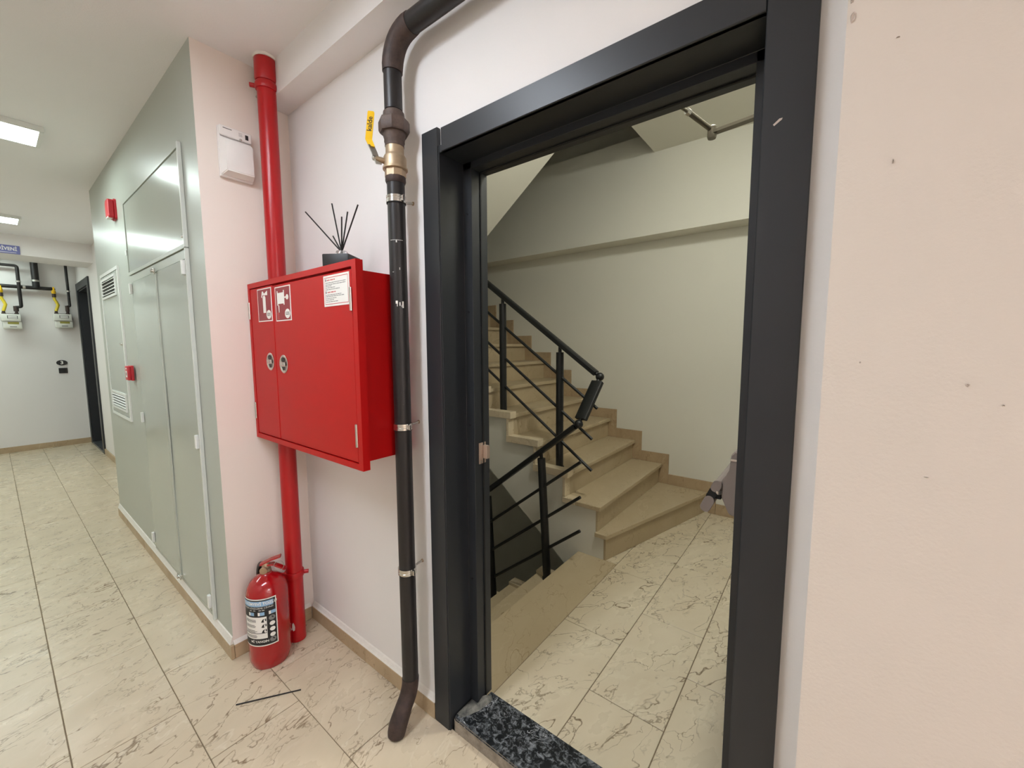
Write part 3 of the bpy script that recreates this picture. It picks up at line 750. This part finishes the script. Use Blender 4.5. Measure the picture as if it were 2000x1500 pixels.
# stickers
def sticker(par, x0, x1, z0, z1, kind):
    y = CY0+.0013
    S = box('sticker', (x0, y-.0012, z0), (x1, y+.0006, z1), PAPER, fc)
    mp = flat_map((x0, y-.0015, z0), (1, 0, 0), (0, 0, 1)); W_, H_ = x1-x0, z1-z0
    bm = bmesh.new(); b_quad(bm, mp, .005, W_-.005, .004, H_-.004); flat('sticker_ground', bm, STRED, S)
    bm = bmesh.new(); mq = lambda u, v, d=0: mp(u*W_, v*H_, .0004)
    if kind == 1:
        b_poly(bm, mq, [(.40, .26), (.60, .26), (.60, .72), (.55, .78), (.45, .78), (.40, .72)])
        b_poly(bm, mq, [(.30, .74), (.36, .90), (.42, .92), (.52, .84), (.74, .92), (.74, .78), (.53, .79), (.40, .80), (.36, .72)])
    else:
        b_quad(bm, mq, .20, .56, .50, .82); b_quad(bm, mq, .14, .20, .46, .88); b_quad(bm, mq, .56, .62, .46, .88)
        b_quad(bm, mq, .62, .74, .65, .69); b_poly(bm, mq, disc_pts(.80, .67, .09, .075))
        b_poly(bm, mq, [(.20, .46), (.26, .46), (.26, .28), (.23, .22)])
    flat('pictogram', bm, PAPER, S)
    bm = bmesh.new(); b_poly(bm, mq, disc_pts(.78, .20, .17, .135)); flat('maker_badge', bm, PAPER, S)
    bm = bmesh.new(); b_text(bm, 'GDS', .017, lambda u, v, d=0: mp(u, v, .0008), .78*W_, .20*H_, bold=.0003); flat('maker_print', bm, INK, S)
    if kind == 2:
        bm = bmesh.new()
        for v_ in (.22, .17, .11, .06): b_quad(bm, lambda u, v, d=0: mp(u, v, .0008), .11*W_, .25*W_, v_*H_, (v_+.03)*H_)
        flat('side_print', bm, INKR, S)
sticker(ld, -1.972, -1.832, 1.530, 1.669, 1)
sticker(rd, -1.796, -1.660, 1.526, 1.663, 2)
y = CY0+.0013
N = box('notice', (-1.403, y-.0012, 1.561), (-1.2385, y+.0006, 1.6655), PAPER, fc)
mp = flat_map((-1.403, y-.0015, 1.561), (1, 0, 0), (0, 0, 1))
bm = bmesh.new()
for a in ((.008, .157, .0065, .0085), (.008, .157, .096, .098), (.008, .0098, .0065, .098), (.155, .157, .0065, .098)): b_quad(bm, mp, *a)
for u_ in (.024, .034, .047, .056, .068): b_quad(bm, mp, u_, u_+.008, .0868, .0902); b_quad(bm, mp, u_+.002, u_+.0105, .0458, .0492)
flat('notice_heading', bm, INKR, N)
bm = bmesh.new()
b_quad(bm, mp, .0135, .020, .085, .093, .0001); b_quad(bm, mp, .0135, .020, .044, .052, .0001)
for v, e in ((.0795, .145), (.0735, .143), (.0685, .055), (.063, .077), (.057, .105), (.0385, .116), (.0335, .131), (.027, .082), (.0215, .066), (.0155, .092)):
    u = .014
    while u < e:
        wd = min(.006+.012*random.random(), e-u); b_quad(bm, mp, u, u+wd, v-.0011, v+.0011); u += wd+.002
flat('notice_text', bm, INKG, N)

# ================================================================== REED DIFFUSER
rdx, rdy, rdz = -1.45, .835, bz1+.0005
dfz = empty('reed_diffuser', (rdx, rdy, rdz), 'black cube reed diffuser with dark sticks on top of the red cabinet', 'diffuser')
bm = bmesh.new(); b_box(bm, (-.05, -.05, 0), (.05, .05, .085), .004, 2)
bmesh.ops.transform(bm, matrix=Matrix.Translation((rdx, rdy, rdz)) @ Matrix.Rotation(math.radians(33), 4, 'Z'), verts=bm.verts)
obj('bottle', bm, BLACK, dfz, True)
lathe('glass_neck', [(0, .0853), (.022, .0853), (.022, .098), (.018, .103), (.012, .103), (.012, .088), (0, .088)], (rdx, rdy, rdz), GLASS, dfz)
for tx, ty, tz in ((-1.70, .83, 1.965), (-1.495, .83, 1.955), (-1.315, .825, 1.912), (-1.39, .83, 1.905), (-1.405, .815, 1.887), (-1.515, .84, 1.842)):
    T = Vector((tx, ty, tz)); d = (Vector((rdx, rdy, rdz+.10))-T).normalized()
    tube('reed', [T, T+d*((T-Vector((rdx, rdy, rdz+.09))).length)], .0026, REED, dfz, 8)
tag(tube('reed_stick', [(-1.785, .496, .0027), (-1.653, .688, .0027)], .0026, REED, None, 8), 'fallen black reed stick lying on the beige floor tiles', 'reed stick')

# ================================================================== FIRE EXTINGUISHER
ex, ey, er = -1.945, .69, .084
fx = empty('fire_extinguisher', (ex, ey, 0), 'red portable fire extinguisher standing on the floor against the cream shaft face', 'fire extinguisher')
lathe('cylinder', [(0, .012), (.06, .012), (.066, .001), (.074, .001), (.077, .010), (.083, .03), (er, .045), (er, .315), (.0825, .335), (.076, .36), (.064, .382), (.045, .397), (.03, .404), (.024, .410), (.024, .418), (0, .418)], (ex, ey, 0), REDX, fx, seg=48)
vz = .418
val = lathe('valve', [(0, vz), (.021, vz), (.021, vz+.012), (.015, vz+.014), (.015, vz+.035), (.012, vz+.04), (0, vz+.04)], (ex, ey, 0), BRASS, fx)
hd = Vector((.52, .85, 0)).normalized(); hs = Vector((-hd.y, hd.x, 0))
B0 = Vector((ex, ey, 0))
hb = Vector((-.90, .02, 0)).normalized()
lathe('gauge', [(0, 0), (.016, 0), (.017, .004), (.015, .009), (0, .009)], B0+Vector((.012, -.012, vz+.012)), BRASS, val, (.8, -.6, -.1), 18)
lathe('hose_nut', [(0, 0), (.010, 0), (.010, .02), (0, .02)], B0+hb*.008+Vector((0, 0, vz+.02)), BRASS, val, hb, 6)
plp = [(-.0035, -.013), (.0035, -.013), (.0035, .013), (-.0035, .013)]
tube('squeeze_lever', [B0-hd*.02+Vector((0, 0, vz+.034)), B0+hd*.02+Vector((0, 0, vz+.05)), B0+hd*.062+Vector((0, 0, vz+.06))], 0, REDX, fx, prof=plp)
tube('carry_handle', [B0-hd*.005+Vector((0, 0, vz+.03)), B0+hd*.03+Vector((0, 0, vz+.028)), B0+hd*.078+Vector((0, 0, vz-.004))], 0, REDX, fx, prof=plp)
rc = B0+hd*.055+Vector((0, 0, vz+.022))-hs*.016
bm = bmesh.new(); b_tube(bm, [rc+hd*.020*math.cos(a)+Vector((0, 0, .022*math.sin(a))) for a in [2*PI*k/24 for k in range(25)]], .0011, 6)
obj('pin_ring', bm, STEEL, fx, True)
hp = arc(B0+hb*.01+Vector((0, 0, vz+.02)), B0+hb*.085+Vector((0, 0, vz+.03)), B0+hb*.092+Vector((0, 0, vz-.06)), 8)+arc(B0+hb*.094+Vector((0, 0, vz-.08)), B0+hb*.098+Vector((0, 0, .2)), B0+hb*.096+Vector((0, 0, .12)), 8)
tube('hose', hp, .0105, BLACK, fx, 14)
# printed label wrapped round the cylinder
A1 = math.radians(2); LZ0, LZ1 = .118, .335; LW = er*math.radians(112)
def cmap(u, v, d=0):     # u along the label from its left edge, v up from its bottom
    a = A1-(LW-u)/er; r = er+.0006+d
    return Vector((ex+r*math.cos(a), ey+r*math.sin(a), LZ0+v))
LH = LZ1-LZ0
bm = bmesh.new(); b_quad(bm, cmap, 0, LW, 0, LH, 0, 30); lab = obj('label', bm, PAPER, fx, True)
bm = bmesh.new(); b_quad(bm, cmap, .004, LW-.004, .005, LH-.005, .0003, 30); obj('label_ground', bm, INK, lab, True)
bm = bmesh.new(); b_quad(bm, cmap, .006, LW-.012, LH-.034, LH-.010, .0006, 30); 
for k in range(3): b_quad(bm, cmap, LW*.30+k*.042, LW*.30+k*.042+.026, LH-.075, LH-.060, .0006, 4)
obj('label_band', bm, BLUEP, lab, True)
bm = bmesh.new(); b_quad(bm, cmap, .018, LW-.040, .036, LH-.082, .0006, 24)
for k in range(3): b_quad(bm, cmap, LW*.30+k*.042, LW*.30+k*.042+.008, LH-.075, LH-.060, .0008, 2)
for k in range(3): b_poly(bm, cmap, disc_pts(LW-.020, LH-.119-.026*k, .0105, .0095), .0007)
obj('label_panel', bm, PAPER, lab, True)
bm = bmesh.new()
b_text(bm, 'KURU K\u0130MYEV\u0130 TOZLU', .0175, cmap, LW*.5-.003, LH-.022, .0009, .95, bold=.0004)
b_text(bm, 'YANGIN S\u00d6ND\u00dcRME C\u0130HAZI', .0105, cmap, LW*.5, LH-.0415, .0006, 1)
for u_ in (.055, .072, .095, .108): b_quad(bm, cmap, u_, u_+.010, LH-.0525, LH-.0500, .0006, 3)
b_text(bm, 'M\u0130 YANGIN', .0145, cmap, LW*.55, .022, .0006, 1, bold=.0003)
obj('label_lettering', bm, PAPER, lab)
bm = bmesh.new()
for v in (LH-.094, LH-.118, LH-.142, .052):
    for q in range(3): b_quad(bm, cmap, .026, .075+.012*random.random(), v-.0045*q-.0012, v-.0045*q+.0008, .0009, 8)
for k in range(3):
    v = LH-.098-.024*k
    b_poly(bm, cmap, [(LW-.062, v-.008), (LW-.05, v-.009), (LW-.052, v), (LW-.047, v+.007), (LW-.056, v+.004)], .0009)
    b_quad(bm, cmap, LW-.046, LW-.042, v-.004, v+.007, .0009)
b_quad(bm, cmap, .022, LW-.042, .060, .0625, .0009, 20)
obj('label_text', bm, INK, lab)
bm = bmesh.new()
for v in (LH-.093, .024): 
    b_poly(bm, cmap, disc_pts(LW-.020, v, .0125, .0115), .0007)
obj('round_mark', bm, INKG, lab)

# ================================================================== WHITE WALL DETECTOR
wd = empty('gas_detector', (-2.08, .72, 2.14), 'white wall-mounted detector box left of the red riser pipe', 'detector')
box('base', (-2.0798, .657, 2.142), (-2.058, .781, 2.348), WHITEP, wd, .005, 2)
box('top_cover', (-2.058, .659, 2.306), (-2.046, .779, 2.347), WHITEP, wd, .003)
bm = bmesh.new()
y0, y1, z0, z1 = .658, .780, 2.146, 2.305
A = [bm.verts.new((-2.0575, y, z)) for y, z in ((y0, z0), (y1, z0), (y1, z1), (y0, z1))]
B = [bm.verts.new((-2.026, y, z)) for y, z in ((y0+.016, z0+.018), (y1-.004, z0+.018), (y1-.004, z1-.022), (y0+.016, z1-.022))]
for k in range(4): bm.faces.new((A[k], A[(k+1) % 4], B[(k+1) % 4], B[k]))
bm.faces.new(A); bm.faces.new(B)
bmesh.ops.bevel(bm, geom=list(bm.edges), offset=.003, segments=2, affect='EDGES')
obj('cover', bm, WHITEP, wd, True, 60)
mp = flat_map((-2.0457, .659, 2.306), (0, 1, 0), (0, 0, 1))
bm = bmesh.new(); b_quad(bm, mp, .095, .107, .010, .030, .0002); flat('display', bm, BLACK, wd)
bm = bmesh.new(); b_quad(bm, mp, .012, .045, .0285, .0325, .0002)
for v in (.028, .022, .017): b_quad(bm, mp, .070, .084, v, v+.0016, .0002)
flat('print', bm, INKG, wd)
lathe('button', [(0, 0), (.005, 0), (.005, .003), (0, .004)], (-2.046, .735, 2.308), CHROME, wd, (1, 0, 0), 14)

# ================================================================== GREY SHAFT DOORS
YP = .585
ap = empty('access_panel', (-2.87, YP, 1.87), 'wide grey metal access panel near the ceiling of the service shaft', 'access panel')
box('panel', (-3.455, YP-.009, 1.885), (-2.296, YP-.0003, 2.292), GREYP, ap, .002)
bm = bmesh.new()
b_box(bm, (-3.475, YP-.013, 1.866), (-3.457, YP-.0003, 2.312)); b_box(bm, (-3.457, YP-.013, 1.866), (-2.294, YP-.0003, 1.8835)); b_box(bm, (-3.457, YP-.013, 2.2935), (-2.294, YP-.0003, 2.312))
obj('panel_frame', bm, GREYW, ap)
box('panel_edge', (-2.2935, YP-.016, 1.866), (-2.279, YP-.0003, 2.315), GREYM, ap, .002)
box('panel_catch', (-3.49, YP-.017, 1.99), (-3.457, YP-.0135, 2.02), GREYL, ap, .001)
lathe('panel_screw', [(0, 0), (.006, 0), (.005, .004), (0, .005)], (-2.33, YP-.009, 1.92), CHROME, ap, (0, -1, 0), 12)

mc = empty('shaft_cupboard', (-2.86, YP, .1), 'tall grey double-door metal cupboard in the service shaft', 'cupboard')
bm = bmesh.new()
b_box(bm, (-3.44, YP-.007, .102), (-3.415, YP-.0003, 1.862)); b_box(bm, (-3.415, YP-.007, 1.822), (-2.294, YP-.0003, 1.862)); b_box(bm, (-3.415, YP-.007, .102), (-2.294, YP-.0003, .128))
obj('frame', bm, GREYW, mc)
box('frame_edge', (-2.2935, YP-.016, .102), (-2.279, YP-.0003, 1.863), GREYM, mc, .002)
def sheet_door(x0, x1, z0, z1, bow):
    bm = bmesh.new(); nxs, nzs = 10, 14; F = []
    for i in range(nxs+1):
        F.append([])
        for j in range(nzs+1):
            u, v = i/nxs, j/nzs
            d = .011+bow*math.sin(PI*u)*(.6+.4*math.sin(PI*v))+.0012*math.sin(9*v+3*u)
            F[-1].append(bm.verts.new((x0+(x1-x0)*u, YP-d, z0+(z1-z0)*v)))
    for i in range(nxs):
        for j in range(nzs): bm.faces.new((F[i][j], F[i+1][j], F[i+1][j+1], F[i][j+1]))
    ed = [e for e in bm.edges if e.is_boundary]
    r = bmesh.ops.extrude_edge_only(bm, edges=ed)
    for v in [g for g in r['geom'] if isinstance(g, bmesh.types.BMVert)]: v.co.y = YP-.001
    return obj('door', bm, GREYP, mc, True, 30)
dl = sheet_door(-3.412, -2.824, .132, 1.818, .002); dr = sheet_door(-2.819, -2.298, .132, 1.818, .002)
box('meeting_strip', (-2.834, YP-.0160, .14), (-2.806, YP-.0115, 1.81), GREYW, dr, .001)
for z in (1.78, .98, .19):
    box('hinge', (-2.322, YP-.026, z-.032), (-2.300, YP-.0125, z+.032), GREYL, dr, .002)
    box('hinge', (-3.418, YP-.026, z-.032), (-3.396, YP-.0125, z+.032), GREYL, dl, .002)
for z in (1.822, .13):
    L = lathe('latch', [(0, 0), (.016, 0), (.016, .004), (.009, .006), (.009, .016), (0, .017)], (-2.83, YP-.0165, z), CHROME, mc, (0, -1, 0), 18)
    box('latch_tongue', (-2.86, YP-.0255, z-.008), (-2.79, YP-.0205, z+.008), CHROME, L, .002)

vp = empty('meter_panel', (-4.17, YP, .92), 'narrow grey metal meter door with louvred vents on the service shaft', 'meter door')
bm = bmesh.new()
b_box(bm, (-4.51, YP-.010, .90), (-4.488, YP-.0003, 1.975)); b_box(bm, (-3.852, YP-.010, .90), (-3.83, YP-.0003, 1.975)); b_box(bm, (-4.488, YP-.010, .90), (-3.852, YP-.0003, .922)); b_box(bm, (-4.488, YP-.010, 1.953), (-3.852, YP-.0003, 1.975))
obj('frame', bm, GREYL, vp)
vd = box('door', (-4.486, YP-.008, .924), (-3.854, YP-.0004, 1.951), GREYP, vp, .0015)
def grille(z0, z1, x0=-4.42, x1=-3.93, n=5):
    G = box('vent_backing', (x0, YP-.0095, z0), (x1, YP-.0082, z1), BLACK, vd)
    for lo, hi in (((x0-.02, z0-.016), (x1+.02, z0)), ((x0-.02, z1), (x1+.02, z1+.016)), ((x0-.02, z0), (x0, z1)), ((x1, z0), (x1+.02, z1))):
        pass
    bm = bmesh.new()
    for lo, hi in (((x0-.02, z0-.016), (x1+.02, z0)), ((x0-.02, z1), (x1+.02, z1+.016)), ((x0-.02, z0), (x0, z1)), ((x1, z0), (x1+.02, z1))):
        b_box(bm, (lo[0], YP-.016, lo[1]), (hi[0], YP-.0082, hi[1]))
    obj('vent_frame', bm, GREYL, vd)
    st = (z1-z0)/n
    for k in range(n):
        zc = z0+st*(k+.5)
        prism('louvre', [(YP-.0098, zc+st*.2), (YP-.0115, zc+st*.26), (YP-.0185, zc-st*.12), (YP-.0165, zc-st*.18)], 'x', x0, x1, GREYL, vd)
grille(1.80, 1.915); grille(.975, 1.075)
lathe('lock', [(0, 0), (.012, 0), (.012, .004), (.007, .005), (.007, .012), (0, .013)], (-3.905, YP-.008, 1.445), CHROME, vd, (0, -1, 0), 16)

# ---- red alarm sounder and call point
so = empty('alarm_sounder', (-3.77, YP, 2.26), 'red alarm sounder high on the grey shaft wall', 'alarm sounder')
c_ = .022
octo = [(-3.822+c_, 2.258), (-3.716-c_*.4, 2.258), (-3.716, 2.258+c_*.4), (-3.716, 2.386-c_*.4), (-3.716-c_*.4, 2.386), (-3.822+c_, 2.386), (-3.822, 2.386-c_), (-3.822, 2.258+c_)]
prism('base', octo, 'y', YP-.0002, YP-.012, REDD, so)
prism('cover', [((x+3.769)*.92-3.769, (z-2.322)*.92+2.322) for x, z in octo], 'y', YP-.0122, YP-.042, REDD, so, .004)
box('lens', (-3.80, YP-.0435, 2.262), (-3.735, YP-.02, 2.272), PAPER, so, .002)
cp = empty('call_point', (-3.635, YP, 1.2), 'small red fire call point box beside the cupboard doors', 'call point')
box('back_box', (-3.68, YP-.024, 1.203), (-3.594, YP-.0082, 1.302), REDD, cp, .003)
box('front_cover', (-3.678, YP-.040, 1.206), (-3.596, YP-.0242, 1.299), REDD, cp, .004, 2)
mp = flat_map((-3.678, YP-.0402, 1.206), (1, 0, 0), (0, 0, 1))
bm = bmesh.new(); b_quad(bm, mp, .018, .064, .02, .062, .0001); b_quad(bm, mp, .022, .060, .073, .081, .0001); flat('press_plate', bm, PAPER, cp)
bm = bmesh.new(); b_poly(bm, mp, disc_pts(.041, .041, .011), .0004); flat('press_mark', bm, INK, cp)

# ================================================================== FAR END OF THE CORRIDOR
FX = XFAR
d2 = empty('door_2', (-8.1, .86, 0), kind='structure', label='dark anthracite flat entrance door in the far recess')
box('casing', (-8.66, .842, 0), (-8.56, .8598, 2.33), ANTH, d2, .002)
box('casing', (-7.63, .842, 0), (-7.53, .8598, 2.33), ANTH, d2, .002)
box('head_casing', (-8.559, .843, 2.23), (-7.631, .8598, 2.33), ANTH, d2, .002)
box('jamb', (-8.569, .8602, 0), (-8.545, 1.06, 2.239), ANTH, d2)
box('jamb', (-7.645, .8602, 0), (-7.621, 1.06, 2.239), ANTH, d2)
box('head_lining', (-8.5445, .8602, 2.215), (-7.6455, 1.06, 2.239), ANTH, d2)
box('door_leaf', (-8.5445, 1.0, .03), (-7.6455, 1.06, 2.2145), ANTHD, d2, .002)
box('door_sill', (-8.5445, .842, 0), (-7.6455, .9995, .028), BMARB, d2, .002)

def meter(cy, zt, wdt, label):
    t = empty('gas_meter', (FX, cy, zt-.2), label, 'gas meter', 'gas meters on the far wall')
    x0, x1 = FX+.02, FX+.14
    box('upper_case', (x0, cy-wdt/2, zt-.095), (x1, cy+wdt/2, zt), METERW, t, .008, 2)
    box('lower_case', (x0+.004, cy-wdt/2+.012, zt-.195), (x1-.014, cy+wdt/2+.006, zt-.0955), METERW, t, .012, 2)
    box('wall_bracket', (FX, cy-.05, zt-.14), (x0, cy+.05, zt-.04), STEEL, t)
    mp = flat_map((x1+.0002, cy-wdt/2, zt-.095), (0, 1, 0), (0, 0, 1))
    bm = bmesh.new(); b_quad(bm, mp, .055, .145, .035, .075); d = flat('counter_frame', bm, INK, t)
    bm = bmesh.new(); b_quad(bm, mp, .061, .139, .057, .070, .0003); b_quad(bm, mp, .061, .139, .040, .051, .0003); flat('counter_window', bm, PAPER, t)
    mq = flat_map((x1-.0136, cy-wdt/2, zt-.195), (0, 1, 0), (0, 0, 1))
    bm = bmesh.new(); b_quad(bm, mq, .055, .15, .062, .092); flat('name_plate', bm, METERB, t)
    bm = bmesh.new(); b_quad(bm, mq, .07, .13, .022, .034); flat('serial_strip', bm, INKG, t)
    for u in (-.055, .055): lathe('port', [(0, 0), (.02, 0), (.02, .018), (.015, .02), (.015, .04), (0, .04)], (FX+.08, cy+u, zt), RUSTD, t, seg=14)
    box('top_plate', (x0+.01, cy-wdt/2+.015, zt+.0003), (x1-.03, cy+wdt/2-.015, zt+.008), RUSTD, t)
    # yellow flexible hose with valve
    a = Vector((FX+.08, cy-.055, zt+.04))
    h = tube('hose', [a, a+Vector((0, .012, .04)), a+Vector((0, .025, .085)), a+Vector((0, .012, .13)), a+Vector((0, -.002, .16)), a+Vector((0, -.004, .19))], .016, YELHOSE, t, 12)
    lathe('hose_nut', [(0, 0), (.02, 0), (.02, .05), (0, .05)], a+Vector((0, -.004, .19)), RUSTD, h, (0, 0, 1), 8)
    v = lathe('inlet_valve', [(0, 0), (.018, 0), (.023, .02), (.018, .05), (.016, .075), (0, .075)], a+Vector((0, -.004, .24)), YELLOW, t)
    box('valve_handle', (FX+.10, cy-.068, zt+.30), (FX+.112, cy-.05, zt+.37), YELLOW, v, .002)
    return a+Vector((0, -.004, .315))
i1 = meter(.215, 1.865, .172, 'white gas meter farther from the flat door on the far wall')
i2 = meter(.682, 1.892, .176, 'white gas meter nearest the flat door on the far wall')
gm = empty('gas_manifold', (FX, .3, 2.2), 'dark gas pipework feeding both meters on the far wall', 'pipework')
xm = FX+.08
tube('main_pipe', [(xm, YF+.01, 2.235), (xm, .54, 2.235)]+arc((xm, .56, 2.235), (xm, i2.y, 2.235), (xm, i2.y, i2.z), 6), .024, PIPE, gm, 14)
tube('branch', [(xm, i1.y, 2.225), (xm, i1.y, i1.z)], .018, PIPE, gm, 12)
tube('riser', [(xm, .468, 2.235), (xm, .468, 2.6549)], .036, PIPE, gm, 16)
lathe('riser_clamp', [(.037, -.012), (.042, -.012), (.042, .012), (.037, .012)], (xm, .468, 2.33), STEEL, gm, seg=18)
for yy in (.36, .05): lathe('pipe_clamp', [(.0245, -.012), (.030, -.012), (.030, .012), (.0245, .012)], (xm, yy, 2.235), STEEL, gm, (0, 1, 0), 16)
t = empty('outlet_pipe', (FX, .3, 1.9), 'thin dark outlet pipe bending from the meter nearer the corridor middle', 'pipe')
xo = FX+.125
tube('pipe_length', [(xo, YF+.01, 2.505), (xo, .27, 2.505)]+arc((xo, .29, 2.505), (xo, .315, 2.505), (xo, .315, 2.48), 5)+[(xo, .315, 1.99)]+arc((xo, .315, 1.985), (xo, .315, 1.965), (xo-.02, .30, 1.965), 4)+[(FX+.08, .272, 1.962)], .018, PIPE, t, 12)
tube('drop_union', [(FX+.08, .27, 1.906), (FX+.08, .27, 1.975)], .024, RUSTD, t, 12)
lathe('pipe_clamp', [(.0185, -.01), (.024, -.01), (.024, .01), (.0185, .01)], (xo, .315, 2.30), STEEL, t, seg=14)
t = empty('outlet_pipe', (FX, .76, 1.9), 'thin dark outlet pipe rising from the meter beside the flat door', 'pipe')
xo = FX+.07
tube('pipe_length', [(xo, .845, 2.6), (xo, .78, 2.6)]+arc((xo, .775, 2.6), (xo, .762, 2.6), (xo, .762, 2.585), 4)+[(xo, .765, 2.03)]+arc((xo, .765, 2.025), (xo, .765, 2.005), (xo, .745, 2.005), 4)+[(xo, .738, 2.003)], .015, PIPE, t, 12)
tube('drop_union', [(FX+.08, .737, 1.933), (FX+.08, .737, 2.012)], .02, RUSTD, t, 12)
lathe('pipe_clamp', [(.0155, -.01), (.021, -.01), (.021, .01), (.0155, .01)], (xo, .763, 2.22), STEEL, t, seg=14)

np_ = empty('number_plate', (FX, .634, 1.16), 'black oval plate with the number three on the far wall', 'number plate')
prism('plate', disc_pts(.634, 1.203, .055, .038, 28), 'x', FX+.0003, FX+.012, BLACK, np_)
bm = bmesh.new(); b_text(bm, '3', .065, flat_map((FX+.0125, .634, 1.203), (0, 1, 0), (0, 0, 1)), 0, 0, 0, bold=.002); flat('numeral', bm, PAPER, np_)
bl = empty('door_bell', (FX, .64, 1.05), 'black square bell switch under the number plate on the far wall', 'bell switch')
box('plate', (FX+.0003, .596, 1.052), (FX+.011, .682, 1.128), BLACK, bl, .003)
box('rocker', (FX+.0112, .61, 1.066), (FX+.015, .668, 1.114), BLACK, bl, .002)
sg = empty('blue_sign', (-7.1, .0, 2.45), 'blue lettered sign on the far ceiling beam', 'sign')
box('board', (-7.0998, -.30, 2.443), (-7.085, .297, 2.532), PURPLE, sg, .002)
bm = bmesh.new(); b_text(bm, 'YANGIN MERD\u0130VEN\u0130', .05, flat_map((-7.0845, .0, 2.492), (0, 1, 0), (0, 0, 1)), .278, 0, 0, .8, 'RIGHT', .0012); b_quad(bm, flat_map((-7.0845, 0, 2.443), (0, 1, 0), (0, 0, 1)), -.27, .27, .010, .014)
flat('lettering', bm, PAPER, sg)
